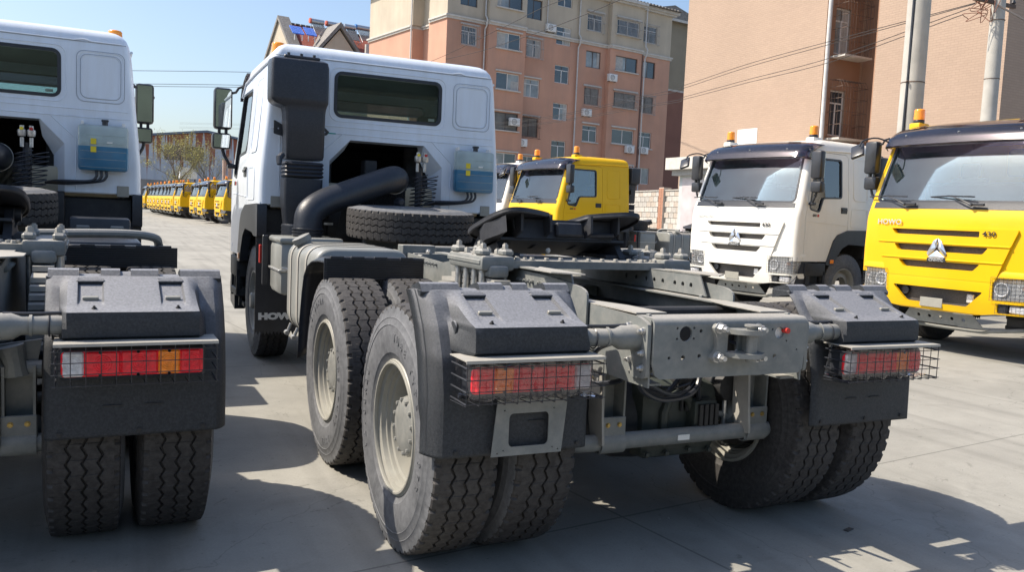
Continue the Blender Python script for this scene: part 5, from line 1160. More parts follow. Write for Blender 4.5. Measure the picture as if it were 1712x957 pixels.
def tile_mat(name, col, mort, w_, h_):
    m = bpy.data.materials.new(name); m.use_nodes = True; n = m.node_tree.nodes; l = m.node_tree.links; b = n['Principled BSDF']; tc = n.new('ShaderNodeTexCoord')
    sp_ = n.new('ShaderNodeSeparateXYZ'); l.new(tc.outputs['Object'], sp_.inputs[0]); ad = n.new('ShaderNodeMath'); ad.operation = 'ADD'; l.new(sp_.outputs[0], ad.inputs[0]); l.new(sp_.outputs[1], ad.inputs[1])
    cb = n.new('ShaderNodeCombineXYZ'); l.new(ad.outputs[0], cb.inputs[0]); l.new(sp_.outputs[2], cb.inputs[1])
    br = n.new('ShaderNodeTexBrick'); br.inputs['Scale'].default_value = 1; br.inputs['Brick Width'].default_value = w_; br.inputs['Row Height'].default_value = h_; br.inputs['Mortar Size'].default_value = .007
    br.inputs['Color1'].default_value = (*col, 1); br.inputs['Color2'].default_value = (*[c*.93 for c in col], 1); br.inputs['Mortar'].default_value = (*mort, 1); br.inputs['Bias'].default_value = -.2
    l.new(cb.outputs[0], br.inputs['Vector'])
    nz = n.new('ShaderNodeTexNoise'); nz.inputs['Scale'].default_value = .4; nz.inputs['Detail'].default_value = 6; l.new(tc.outputs['Object'], nz.inputs[0])
    rp = n.new('ShaderNodeMapRange'); l.new(nz.outputs[0], rp.inputs[0]); rp.inputs[3].default_value = .88; rp.inputs[4].default_value = 1.1
    s2 = n.new('ShaderNodeVectorMath'); s2.operation = 'SCALE'; l.new(br.outputs[0], s2.inputs[0]); l.new(rp.outputs[0], s2.inputs['Scale']); l.new(s2.outputs[0], b.inputs['Base Color']); b.inputs['Roughness'].default_value = .75
    bp = n.new('ShaderNodeBump'); bp.inputs['Strength'].default_value = .5; bp.inputs['Distance'].default_value = .006; bp.invert = True; l.new(br.outputs['Fac'], bp.inputs['Height']); l.new(bp.outputs[0], b.inputs['Normal']); return m
tan_tile = tile_mat('tan_brick_tile', (.39, .285, .215), (.335, .242, .182), .24, .075)

WIN_MESH = {}
CUTS = {}
def window(parent, x0, z0, x1, z1, y, div=2, fr=frame_w, pane=wglass, sill=True, bars=None, transom=False, open_=False, axis='y', sgn=-1):
    """window in a wall plane y (facing -y) or axis x (facing -x); its opening is cut into the wall afterwards"""
    def P(u, d, z): return (u, y+d*1, z) if axis == 'y' else (y+d, -u, z)
    def bx(mb, u0, d0, w0, u1, d1, w1): a, b = P(u0, d0, w0), P(u1, d1, w1); mb.box(a, b)
    bx(CUTS.setdefault(parent.name, MB()), x0, -.3, z0, x1, .22, z1)
    f = MB(); t = .055
    bx(f, x0+.002, .09, z0+.002, x0+t, .15, z1-.002); bx(f, x1-t, .09, z0+.002, x1-.002, .15, z1-.002); bx(f, x0+t, .09, z0+.002, x1-t, .15, z0+t); bx(f, x0+t, .09, z1-t, x1-t, .15, z1-.002)
    zt = z1-(z1-z0)*.28
    if transom: bx(f, x0+t, .095, zt-.025, x1-t, .145, zt+.025)
    for k in range(1, div):
        u = x0+(x1-x0)*k/div; bx(f, u-.03, .092, z0+t, u+.03, .148, (zt-.025) if transom else (z1-t))
    wo = f.build('window', fr, parent, 0)
    wr = random.Random(int(x0*100+z0*37))
    for k in range(div):
        ua = x0+t if k == 0 else x0+(x1-x0)*k/div+.03; ub = x1-t if k == div-1 else x0+(x1-x0)*(k+1)/div-.03
        pm = MB(); bx(pm, ua, .12, z0+t, ub, .125, z1-t); tilt = wr.uniform(-.012, .012); pm.v = [(a+(tilt*(c-z0) if axis == 'x' else 0), b+(tilt*(c-z0) if axis == 'y' else 0), c) for a, b, c in pm.v]; pm.build('pane', pane if wr.random() < .75 else wglass, wo, 0)
    if pane is wgl2:
        cm_ = MB(); ww = wr.uniform(.15, .4)*(x1-x0); sd = wr.random() < .5; bx(cm_, x0+t if sd else x1-t-ww, .112, z0+t, x0+t+ww if sd else x1-t, .116, z1-t); cm_.build('curtain', wgl4, wo, 0)
    if sill:
        s1 = MB(); bx(s1, x0-.10, -.14, z0-.09, x1+.10, .0, z0-.005); s1.build('sill', trim, wo, 0)
    if bars:
        bm_ = MB(); d = -.32
        for k in range(int((x1-x0+.16)/.13)+1):
            u = x0-.08+.13*k; bx(bm_, u-.011, d, z0-.12, u+.011, d+.02, z1+.08)
        for zz in (z0-.12, (z0+z1)/2, z1+.08):
            bx(bm_, x0-.08, d, zz-.012, x1+.08, d+.02, zz+.012)
            for u in (x0-.08, x1+.08): bx(bm_, u-.012, d+.02, zz-.012, u+.012, .0, zz+.012)
        bm_.build('window_grille', bars, wo, 0)
    return wo
def cut_walls(root, names):
    c = CUTS.get(root.name)
    if not c: return
    for o in [o for o in bpy.data.objects if o.parent == root and o.name.split('.')[0] in names]:
        m0 = o.data.materials[0]; me = boolean(o.data, [c]); me.name = o.data.name; me.materials.clear(); me.materials.append(m0)
        o.data = me
def ac_unit(loc, rz, label):
    t = thing('air_conditioner', label, 'air conditioner', loc, rz)
    MB().box((-.42, -.30, 0), (.42, 0, .56), .02).build('casing', frame_w, t)
    mb = MB().lathe([(-.305, .21), (-.312, .21), (-.312, .19), (-.305, .19)], (-.10, 0, .28), 'y', 24, closed=True)
    for k in range(6): mb.lathe([(-.306, .03+.03*k), (-.309, .03+.03*k), (-.309, .034+.03*k), (-.306, .034+.03*k)], (-.10, 0, .28), 'y', 20, closed=True)
    mb.build('fan_guard', wgl3, t); MB().box((-.35, -.2, -.04), (-.30, 0.02, 0)).box((.30, -.2, -.04), (.35, 0.02, 0)).build('bracket', iron_d, t, 0)
    return t
def rz_of(h): return -math.radians(h)
# apartment building A: local x along the long facade, facade at y=0 facing -y
apt = thing('apartment_building', 'salmon and beige six storey apartment block with rows of windows behind the white cab', 'building', (18.4, 53.0, 0), rz_of(-10))
W_ = MB()
sect = [(0, 3.2, 0), (3.2, 6.45, -.45), (6.45, 11.75, 0), (11.75, 14.6, -.12), (14.6, 18.05, -.55), (18.05, 21.6, -.12)]
def walls(z0, z1, mat, nm, dy=0, dx=0):
    mb = MB()
    # footprint polygon
    P = [(-dx, 0-dy)]
    for a, b, y in sect: P += [(a if a else -dx, y-dy), (b if b < 21.5 else b+dx, y-dy)]
    P += [(21.6+dx, 12+dy), (12.0, 12+dy), (1.6, 12.6+dy), (1.6-dx, 4.9), (-dx+.0, 4.9) , (-dx, 2.6), (.6-dx*0, 2.6), (.6, .01)]
    Q = [(0-dx, -dy)]
    for a, b, y in sect: Q += [(a, y-dy), (b, y-dy)]
    Q[0:2] = [(-dx, -dy)]; Q[-1] = (21.6+dx, Q[-1][1])
    Q += [(21.6+dx, 12+dy), (-dx, 12.4+dy), (-dx, 4.95+dy), (.9-dx, 4.95+dy), (.9-dx, 2.55-dy), (-dx, 2.55-dy)]
    R = [Q[0]]
    for q in Q[1:]:
        if (Vector(q)-Vector(R[-1])).length > 1e-4: R.append(q)
    mb.prism(R, 'z', z0, z1); return mb.build(nm, mat, apt, 0)
walls(0, 14.95, plaster, 'lower_wall'); walls(14.95, 15.10, trim, 'cornice', .10, .10); walls(15.10, 15.22, trim, 'cornice', .18, .18); walls(15.22, 18.55, beige, 'upper_wall')
walls(18.55, 18.68, trim, 'eave', .25, .25); walls(18.68, 18.9, trim, 'eave', .45, .45)
mb = MB(); mb.add([(-.4, -.9, 18.9), (22, -.9, 18.9), (22, 13, 18.9), (-.4, 13, 18.9), (2.5, 6, 21.2), (19, 6, 21.2)], [(0, 1, 5, 4), (1, 2, 5), (2, 3, 4, 5), (3, 0, 4)]); rf = mb.build('roof', roof_m, apt, 0)
for k in range(60):
    MB().box((.2+.36*k, -.95, 18.88), (.2+.36*k+.2, -.6, 18.98)).build('tile', roof_m, rf, 0)
fl = [14.0-2.93*k for k in range(-1, 4)]
rw = random.Random(4)
for k, zc in enumerate([16.93, 13.95, 11.0, 8.1, 5.2]):
    # columns: bay windows, single windows
    if k == 0: cols = [(1.03, 2.44, 0, 16.03, 17.5, frame_dk, wglass, None, False), (3.83, 6.04, -.45, 16.34, 17.6, frame_dk, wgl2, None, True), (6.67, 8.16, 0, 16.07, 17.5, frame_dk, wglass, None, False)]
    elif k == 1: cols = [(1.2, 2.5, 0, 13.35, 14.65, frame_w, wglass, iron, False), (3.9, 6.0, -.45, 13.45, 14.6, frame_w, wgl2, None, True), (6.85, 8.2, 0, 13.3, 14.6, frame_w, wgl2, iron, False)]
    elif k == 2: cols = [(1.2, 2.5, 0, 10.4, 11.7, frame_w, wgl2, None, True), (3.98, 6.03, -.45, 10.55, 11.74, frame_w, wgl2, None, True), (6.66, 8.22, 0, 10.34, 11.68, frame_w, wgl2, None, False)]
    elif k == 3: cols = [(1.2, 2.5, 0, 7.4, 8.7, frame_w, wgl2, None, True), (3.95, 6.06, -.45, 7.63, 8.9, frame_dk, wgl3, None, True), (6.6, 8.25, 0, 7.4, 8.85, frame_dk, wgl3, iron_d, False)]
    else: cols = [(1.2, 2.5, 0, 4.5, 5.8, frame_w, wgl2, None, True), (3.95, 6.06, -.45, 4.7, 6.0, frame_w, wgl2, None, True), (6.6, 8.25, 0, 4.5, 5.95, frame_w, wglass, None, True)]
    for x0, x1, y, z0, z1, fr, pn, br_, sl_ in cols:
        wo = window(apt, x0, z0, x1, z1, y, 2 if x1-x0 < 1.9 else 2, fr, pn, sl_, br_, transom=(fr is frame_w and k in (1, 2) and x1-x0 < 1.8))
        if k > 0: MB().box((x0-.1, y-.12, z1+.06), (x1+.1, y, z1+.16)).build('lintel', trim, wo, 0)
    # right part, shifted by half a storey in the stair column
for k, (z0, z1) in enumerate([(17.45, 18.4), (14.63, 15.9), (11.72, 13.07), (8.93, 10.2), (5.93, 7.35)]):
    if k == 1: z0, z1 = 14.6, 15.95
    window(apt, 9.6, z0, 11.0, z1, 0 if k != 1 else -.02, 2, frame_w, wgl2 if k % 2 else wglass, False, None, transom=True)
for k, (zc) in enumerate([16.75, 13.9, 11.05, 8.15, 5.2]):
    bars = [iron, None, iron, None, None][k]; dk = [True, True, True, False, False][k]
    for x0, x1, y, h in ((12.5, 14.0, -.12, 1.28), (15.2, 17.55, -.55, 1.15), (18.3, 19.95, -.12, 1.33)):
        fr = frame_w if (k in (0, 3, 4)) else (frame_dk if k == 1 else frame_dk)
        wo = window(apt, x0, zc-h/2, x1, zc+h/2, y, 2, fr, [wglass, wgl2, wgl3][(k+int(x0)) % 3] if k != 1 else wgl2, y == -.55 or k in (3,), bars if x0 != 15.2 or k != 0 else iron, transom=(x0 != 15.2 and k in (0, 3)))
        if x0 < 15.5 and k != 1: MB().box((x0-.12, y-.14, zc+h/2+.10), (x1+.12, y, zc+h/2+.22)).build('lintel', trim, wo, 0)
# narrow windows beside the corner recess
# end wall: narrow recess with window
for z0, z1 in ((16.3, 17.8), (13.3, 14.6), (10.4, 11.7)): 
    wo = window(apt, -4.2, z0, -3.35, z1, .9, 2, frame_w if z0 < 16 else frame_dk, wglass, False, None, axis='x')
# drain pipes
for x, y in ((3.05, -.14), (8.62, -.0), (11.65, -.16), (18.2, -.66)):
    mb = MB().tube([(x, y-.02, 0), (x, y-.02, 14.6), (x, y-.22, 14.85), (x, y-.30, 15.25), (x, y-.04, 15.6), (x, y-.04, 18.6)] if x != 8.62 else [(x, -.08, 15.3), (x, -.08, 18.6)], .055 if x != 8.62 else .04, 8); mb.build('drain_pipe', pipe_m, apt)
MB().tube([(-.10, 5.05, 0), (-.10, 5.05, 18.5)], .06, 8).build('drain_pipe', pipe_m, apt)
for x, z in ((6.52, 14.9), (6.52, 0), (18.0, 0)): pass
MB().box((6.47, -.03, 0), (6.60, .02, 14.9)).box((18.0, -.60, 0), (18.12, -.1, 14.9)).build('dark_groove', M('groove_paint', (.16, .10, .085), .9), apt, 0)
cut_walls(apt, ('lower_wall', 'upper_wall'))
RZA = rz_of(-10)
def apt_w(x, y, z): v = Matrix.Rotation(RZA, 4, 'Z') @ Vector((x, y, z)); return (v.x+18.4, v.y+53.0, z)
ac_unit(apt_w(8.9, -.02, 15.35), RZA, 'air conditioner high on the beige storey of the apartment block')
ac_unit(apt_w(19.0, -.14, 7.0), RZA, 'air conditioner under a window low at the right end of the apartment block')
ac_unit(apt_w(5.6, -.5, 8.0), RZA, 'air conditioner in a dark window just right of the white cab')

for k, (x, y, z) in enumerate(((14.75, -.62, 12.35), (6.62, -.12, 6.6), (17.0, -.6, 6.9), (12.7, -.14, 9.45))):
    ac_unit(apt_w(x, y, z), RZA, ['air conditioner at the foot of a barred window, right half of the block', 'air conditioner below a window next to the dark groove', 'air conditioner low on the right bay of the block', 'air conditioner between two storeys right of the stair windows'][k])
# second block further back at the right end
maroon = M('shaded_salmon_render', (.24, .115, .085), .9, var=.1, scale=.5); shade_beige = M('shaded_beige_render', (.27, .235, .175), .9, var=.1, scale=.5)  # facade colours darkened, so the rear block carries its shade in the render
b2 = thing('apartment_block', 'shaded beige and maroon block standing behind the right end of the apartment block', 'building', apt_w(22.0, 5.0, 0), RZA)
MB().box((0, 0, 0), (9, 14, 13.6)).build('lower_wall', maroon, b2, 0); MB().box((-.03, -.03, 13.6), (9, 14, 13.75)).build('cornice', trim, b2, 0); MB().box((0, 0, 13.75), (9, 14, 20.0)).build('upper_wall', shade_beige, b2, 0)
mb = MB().prism([(-.4, 20.0), (9.4, 20.0), (4.5, 21.2)], 'y', -.5, 14); mb.build('roof', roof_m, b2, 0)
MB().box((-.5, -.55, 19.8), (9.5, -.45, 20.02)).build('eave', trim, b2, 0)

# tan tiled building on the right: local -x face looks at the yard, along y
HT = rz_of(-2)
tan = thing('tan_building', 'tan tiled building on the right with a recessed strip of windows and iron cages', 'building', (20.1, 18.0, 0), HT)
P = [(0, 8.98), (0, 1.28), (1.9, 1.22), (1.9, -.85), (0, -.92), (0, -5.32), (14, -5.32), (14, 8.98)]
MB().prism(P, 'z', 0, 19).build('wall', tan_tile, tan, 0)
pl2 = M('recess_render', (.32, .185, .12), .9, var=.1, scale=1)
MB().box((1.86, -.84, 0), (1.895, 1.21, 19)).box((.02, 1.225, 0), (1.88, 1.275, 19)).box((.02, -.915, 0), (1.88, -.86, 19)).build('recess_lining', pl2, tan, 0)
mb = MB().box((.5, 8.985, 0), (14, 9.02, 19)).build('end_render', pl2, tan, 0)
for z in (4.75, 7.60, 10.4, 13.2, 16.0):
    # window on the recess back wall, seen at a slant, and on the side
    wo = window(tan, .35, z+.02, 1.15, z+1.6, 1.22, 2, frame_w, wglass, False, None, transom=True) if False else None
    wo = window(tan, .38, z+.05, 1.12, z+1.65, 1.225, 2, frame_w, wgl2 if z > 5 else wglass, False, None, transom=True)
    cg = MB(); xa, xb, y0_ = .28, 1.55, .62
    for q in range(10):
        xx = xa+(xb-xa)*q/9; cg.tube([(xx, 1.22, z+1.98), (xx, y0_+.12, z+1.93), (xx, y0_, z+1.7), (xx, y0_, z-.05), (xx, 1.22, z-.05)], .008, 4)
    for zz in (z-.05, z+.4, z+.85, z+1.3, z+1.7): cg.tube([(xa, 1.22, zz), (xa, y0_, zz), (xb, y0_, zz), (xb, 1.22, zz)], .010, 4)
    for xx in (xa, xb):
        for q in range(3): cg.tube([(xx, y0_+.15+.15*q, z-.05), (xx, y0_+.15+.15*q, z+1.9)], .007, 4)
    cg.build('window_cage', iron_d, wo, 0)
    MB().box((xa-.04, y0_-.04, z-.13), (xb+.04, 1.215, z-.065)).build('cage_shelf', trim, wo, 0)
cut_walls(tan, ('wall', 'recess_lining'))
MB().cyl((-.02, 1.12, 0), (-.02, 1.12, 19), .075, 12).build('drain_pipe', pipe_m, tan)
for q in range(5): MB().cyl((.25+.15*q, -.72+.02*q, 0), (.25+.15*q, -.72+.02*q, 19), .018+.006*(q % 2), 6).build('conduit', [iron, iron_d, pipe_m][q % 3], tan)
mb = MB().box((-.012, 4.33, 4.0), (-.002, 5.42, 5.24)); mb.build('white_panel', frame_w, tan, 0)

# small outbuilding and block wall behind the row
ob = thing('outbuilding', 'low white roofed outbuilding at the foot of the tan building', 'building', (*at(1122, 300, 33.5)[:2], 0), rz_of(-2))
MB().box((.25, -6.0, 0), (4, -.2, 3.28)).build('wall', M('pale_panel', (.44, .47, .47), .7, var=.12, scale=2), ob, 0); MB().box((-.2, -6.2, 3.5), (4.2, .15, 3.95)).build('roof', trim, ob, 0); MB().box((.0, -6.1, 3.28), (4.2, -.02, 3.5)).build('fascia', M('fascia_grey', (.30, .30, .29), .8), ob, 0)
for q in range(5): MB().box((.235, -5.8+1.1*q, .6), (.25, -4.8+1.1*q, 3.2)).build('panel', M('pale_panel_%d' % q, (.40+.02*q, .44, .45), .5, var=.2, scale=1.5), ob, 0)
A0 = Vector((*at(1040, 320, 42)[:2], 0)); B0 = Vector((*at(1215, 320, 33)[:2], 0)); dv = (B0-A0); Lw = dv.length
bw = thing('block_wall', 'grey concrete block wall with a brick pier beside the yellow truck', 'wall', A0, math.atan2(dv.y, dv.x))
MB().box((0, .02, 0), (Lw, .20, 2.83)).build('core', M('mortar', (.26, .25, .23), .9), bw, 0)
blm = [M('concrete_block_%d' % k, c_, .9, var=.15, scale=5) for k, c_ in enumerate(((.40, .385, .355), (.36, .34, .31), (.44, .41, .37), (.38, .33, .28)))]
bkm = M('red_brick', (.34, .17, .11), .9, var=.3, scale=9)
bh, bl = .235, .46; BLM = [MB().box((0, -.02, 0), (bl-.02, .03, bh-.016), .006).mesh('block', m_, 0) for m_ in blm]
rb = random.Random(8); cnt = 0
pier_x = None
# pier sits where the photo shows it
best = min(range(200), key=lambda i: abs((lambda v: (v-CAM).dot(R2)/(v-CAM).dot(F)*1412.2+856)(A0+dv*i/200+Vector((0, 0, 2)))-1107)); pier_x = Lw*best/200
for r_ in range(12):
    x = -(.23 if r_ % 2 else 0)
    while x < Lw-.1:
        if x > -.01 and x+bl < Lw and cnt < 290 and not (pier_x-.40 < x+bl/2 < pier_x+.40) and r_ > 1:
            o = link('block', rb.choice(BLM), bw, loc=(x, rb.uniform(-.008, .004), r_*bh+.02)); cnt += 1
        x += bl
mb = MB().box((pier_x-.24, -.10, 0), (pier_x+.24, .26, 2.98)).build('pier', M('pier_mortar', (.40, .36, .32), .9), bw, 0)
BR = MB().box((0, 0, 0), (.225, .02, .055), .003).mesh('brick', bkm, 0); q = 0
for r_ in range(44):
    z = .35+.062*r_
    if z > 2.9: break
    for k in range(2): link('brick', BR, mb, loc=(pier_x-.235+.235*k+(0 if r_ % 2 else .0), -.115+rb.uniform(0, .006), z)); q += 1
MB().box((-.02, -.06, 2.83), (Lw, .24, 2.88)).build('coping', blm[1], bw, 0)

# poles and wires
def pole(px, D, r0, label, H=11, rt=None):
    p = at(px, 200, D/math.cos(math.atan((px-856)/1412.))); t = thing('utility_pole', label, 'utility pole', (p.x, p.y, 0))
    rt = rt or r0*.78; mb = MB().lathe([(0, r0*1.08), (3.5, r0), (H, rt), (H+.02, .001)], (0, 0, 0), 'z', 28); mb.build('shaft', concrete_m, t)
    return t, p
p1, P1 = pole(1521, 13.5, .175, 'thick pale concrete pole between the white truck and the large yellow truck', 12, .145)
MB().tube([(-.22, -.05, 0), (-.20, -.05, 2), (-.16, -.04, 4), (-.19, -.04, 12)], .022, 8).build('cable_conduit', plas2_m, p1)
for z in (3.85,): MB().lathe([(z-.008, .168), (z-.008, .178), (z+.008, .178), (z+.008, .168)], (0, 0, 0), 'z', 24, closed=True).tube([(-.17, -.05, 3.85), (-.20, -.06, 3.86), (-.22, -.05, 3.83)], .012, 6).build('band', iron_d, p1)
p2, P2 = pole(1652, 17.6, .15, 'slimmer concrete pole with tangled wires in front of the tan building', 7.6, .125)
for z in (4.72, 5.9): MB().lathe([(z-.006, .134), (z-.006, .150), (z+.006, .150), (z+.006, .134)], (0, 0, 0), 'z', 20, closed=True).build('band', iron_d, p2)
rr = random.Random(2); mb = MB()
top_z = at(1640, 12, math.hypot(P2.x-CAM.x, P2.y-CAM.y)).z
for k in range(9):
    c0 = Vector((-.28+rr.uniform(-.2, .1), rr.uniform(-.1, .25), top_z+rr.uniform(-.15, .12)))
    pts = [c0+Vector((rr.uniform(-.25, .25), rr.uniform(-.2, .2), rr.uniform(-.25, .25))) for _ in range(5)]; mb.tube(cr(pts, 6), .008, 5)
mb.build('wire_tangle', M('brown_wire', (.20, .08, .05), .6), p2)
MB().box((-.7, -.03, top_z+.02), (.5, .03, top_z+.09)).build('crossarm', iron_d, p2, 0)
for x in (-.65, -.45, .45): MB().lathe([(0, .03), (.04, .05), (.08, .03), (.1, .02)], (x, 0, top_z+.09), 'z', 10).build('insulator', plas2_m, p2)
wire_m = M('wire_black', (.03, .028, .028), .6)
def wire(pts, label, r=.012, group='overhead wires across the yard'):
    o = MB().tube(cr([tuple(p) for p in pts], 14), r, 5, caps=False).build('overhead_wire', wire_m, None); o['label'] = label; o['category'] = 'wire'; o['group'] = group
d2 = math.hypot(P2.x-CAM.x, P2.y-CAM.y)
lab4 = ['uppermost of the four wires crossing the tan building', 'second from top of the four wires crossing the tan building', 'third from top of the four wires crossing the tan building', 'lowest of the four wires crossing the tan building']
for k, (y0_, y1_, y2_, y3_) in enumerate(((2, 68, 157, 205), (6, 73, 161, 207), (14, 96, 174, 212), (24, 103, 177, 214))):
    wire([at(1640-k*10, y0_, d2), at(1390, y1_, 25.5), at(1250, (107, 112, 133, 138)[k], 29.5), at(1147, (141.5, 146, 161, 165)[k], 33), at(1092, y2_, 36), at(830, y3_, 52), at(560, y3_+5, 84), at(300, y3_, 120)], lab4[k], .009)
wire([at(1290, -130, 24), at(1030, 2, 34), at(870, 64, 46), at(748, 98, 60), at(600, 120, 80)], 'upper of the two wires slanting across the apartment block', .016)
wire([at(1200, -60, 24), at(940, 0, 34), at(840, 46, 46), at(700, 110, 62), at(560, 150, 80)], 'lower of the two wires slanting across the apartment block', .014)
for k, (ya, yb_, lb) in enumerate(((119, 120, 'top wire crossing the open sky between the two white cabs'), (141, 142, 'middle wire crossing the open sky between the two white cabs'), (145, 145, 'lowest wire crossing the open sky between the two white cabs'))):
    wire([at(120, ya-2, 46), at(330, ya, 48), at(470, yb_+1, 52), at(600, yb_, 60)], lb, .013)
wire([at(1668, 8, d2), at(1690, 20, d2-2.5), at(1800, 80, 14)], 'short wire running off the slim pole to the right', .02)

# rear tiled roofs with water heaters
gb = thing('gabled_building', 'beige gabled building with red tiled roof seen over the white cab', 'building', (*at(452, 60, 86)[:2], 0), rz_of(-10))
p0 = at(452, 60, 86)
def gl(px, py, y=0.0):
    """pixel to gb local plane y"""
    d = ray_dir(px, py); rt = Matrix.Rotation(rz_of(-10), 4, 'Z'); inv = rt.inverted(); o_ = inv @ (CAM-Vector((p0.x, p0.y, 0))); dd = inv @ d; t = (y-o_.y)/dd.y; return o_+dd*t
ev = gl(520, 78); rg = gl(480, 36, 4)
ez, rz_ = ev.z-1.2, rg.z
MB().box((2.7, .3, 0), (26, 9.5, ez)).build('wall', beige, gb, 0)
mb = MB().prism([(.0, ez), (.0, ez+.02), (4.7, rz_), (9.6, ez+.02), (9.6, ez)], 'x', 3.3, 26); rf = mb.build('roof', red_t, gb, 0)
mb = MB().prism([(.3, ez-.3), (4.7, rz_+.3), (9.3, ez-.3)], 'x', 2.5, 3.2).build('gable_wall', beige, gb, 0)
mb = MB().prism([(-.5, ez-.8), (-.5, ez-.4), (4.7, rz_+.65), (9.9, ez-.4), (9.9, ez-.8), (4.7, rz_+.25)], 'x', 2.3, 3.5).build('verge', roof_m, gb, 0)
for k in range(40): MB().box((3.6+.56*k, 4.5, rz_-.03), (3.6+.56*k+.45, 4.9, rz_+.10)).build('ridge_tile', roof_m, rf, 0)
dm = gl(568, 50, -.2)
mb = MB().prism([(dm.x-2.7, ez+.0), (dm.x, dm.z), (dm.x+2.7, ez+.0)], 'y', -.2, 4).build('dormer', beige, gb, 0)
mb = MB().prism([(dm.x-3.4, ez-.5), (dm.x, dm.z+.25), (dm.x+3.4, ez-.5), (dm.x+3.4, ez-.1), (dm.x, dm.z+.75), (dm.x-3.4, ez-.1)], 'y', -.5, 4).build('dormer_roof', roof_m, gb, 0)
steel = M('heater_steel', (.45, .48, .52), .3, metal=.6, var=.1); blue_c = M('collector_blue', (.03, .14, .55), .7, var=.2, scale=4); capm = M('heater_cap', (.55, .13, .08), .5); capb = M('heater_cap_blue', (.05, .20, .50), .5)
RG = Matrix.Rotation(rz_of(-10), 4, 'Z')
def gw(x, y, z): v = RG @ Vector((x, y, z)); return (v.x+p0.x, v.y+p0.y, z)
for k, (pxa, pya, pxb, pyb, cp__) in enumerate(((519, 33, 541, 39, capm), (546, 38, 573, 44, capm), (577, 43, 594, 47, steel), (595, 44, 618, 49, capb))):
    a = gl(pxa, pya, 3.5); b = gl(pxb, pyb, 3.5); L = b.x-a.x; zt = (a.z+b.z)/2
    t = thing('solar_water_heater', ['leftmost water heater with a red end cap on the ridge', 'second water heater with a red end cap on the ridge', 'third water heater, plain steel, on the ridge', 'rightmost water heater with a blue end cap, against the beige wall'][k], 'water heater', gw(a.x, 3.5, zt), rz_of(-10), 'water heaters on the tiled roof')
    MB().lathe([(0, .001), (0, .26), (L, .26), (L, .001)], (0, 0, 0), 'x', 14).build('tank', steel, t); MB().lathe([(-.12, .001), (-.10, .27), (.06, .28), (.06, .26)], (0, 0, 0), 'x', 14).build('end_cap', cp__, t)
    mb = MB()
    for q in range(14): x = .1+(L-.2)*q/13; mb.tube([(x, -.1, -.2), (x, -1.5, -1.6)], .035, 5)
    mb.build('glass_tube', wglass, t)
    mb = MB(); 
    for x in (.1, L-.1): mb.tube([(x, 0, -.2), (x, .1, -2.4)], .035, 4); mb.tube([(x, -.1, -.2), (x, -1.6, -1.8)], .035, 4); mb.tube([(x, .1, -2.0), (x, -1.6, -1.8)], .03, 4)
    mb.build('stand', frame_w, t, 0)
for k, (x0_, x1_) in enumerate(((485, 506), (508, 527))):
    a = gl(x0_+2, 46+3*k, 1.8); b = gl(x1_, 47+3*k, 1.8); L = b.x-a.x
    t = thing('solar_collector', ['left one of the two blue collector panels on the red roof', 'right one of the two blue collector panels on the red roof'][k], 'solar panel', gw(a.x, 1.8, a.z), rz_of(-10), 'blue collectors on the tiled roof')
    fr_ = MB().prism([(0.6, .25), (.62, .35), (-.5, -.55), (-.5, -.62)], 'x', 0, L).build('panel', blue_c, t, 0)
    for q in range(9): MB().tube([(L*q/8, .58, .36), (L*q/8, -.53, -.54)], .02, 4).build('rib', blue_c, fr_)
    MB().cyl((.2, -.45, -.6), (.2, -.45, -1.2), .05, 6).cyl((L-.2, -.45, -.6), (L-.2, -.45, -1.2), .05, 6).build('stand', frame_w, t)
MB().box((.1, -.3, 0), (.42, .0, 3.0)).xf(Matrix.Translation((gl(609, 60, 1.0).x, 1.0, ez-.5))).build('chimney', trim, gb, 0)

# rusty warehouse at the far end
def rust_mat():
    m = bpy.data.materials.new('rusty_sheet'); m.use_nodes = True; n = m.node_tree.nodes; l = m.node_tree.links; b = n['Principled BSDF']; tc = n.new('ShaderNodeTexCoord')
    mp = n.new('ShaderNodeMapping'); mp.inputs['Scale'].default_value = (2.6, 1, .05); l.new(tc.outputs['Object'], mp.inputs[0])
    n1 = n.new('ShaderNodeTexNoise'); n1.inputs['Scale'].default_value = .95; n1.inputs['Detail'].default_value = 6; l.new(mp.outputs[0], n1.inputs[0])
    sp_ = n.new('ShaderNodeSeparateXYZ'); l.new(tc.outputs['Object'], sp_.inputs[0])
    zr = n.new('ShaderNodeMapRange'); l.new(sp_.outputs[2], zr.inputs[0]); zr.inputs[1].default_value = 5; zr.inputs[2].default_value = 13; zr.inputs[3].default_value = -.16; zr.inputs[4].default_value = .14
    a = n.new('ShaderNodeMath'); a.operation = 'ADD'; l.new(n1.outputs[0], a.inputs[0]); l.new(zr.outputs[0], a.inputs[1])
    r = n.new('ShaderNodeMapRange'); l.new(a.outputs[0], r.inputs[0]); r.inputs[1].default_value = .50; r.inputs[2].default_value = .55
    mx = n.new('ShaderNodeMix'); mx.data_type = 'RGBA'; l.new(r.outputs[0], mx.inputs['Factor']); mx.inputs['A'].default_value = (.42, .46, .52, 1); mx.inputs['B'].default_value = (.26, .085, .05, 1); l.new(mx.outputs['Result'], b.inputs['Base Color']); b.inputs['Roughness'].default_value = .7; return m
rust = rust_mat(); wp = at(345, 222, 150); RW_ = rz_of(-10)
wh = thing('warehouse', 'grey sheet metal warehouse with rust streaks behind the distant trucks', 'building', (wp.x, wp.y, 0), RW_)
zt = wp.z; zl = zt-1.6
mb = MB().prism([(-26, 0), (14, 0), (14, zt-2.0), (0, zt), (-26, zt-3.8)], 'y', 0, 40); mb.build('wall', rust, wh, 0)
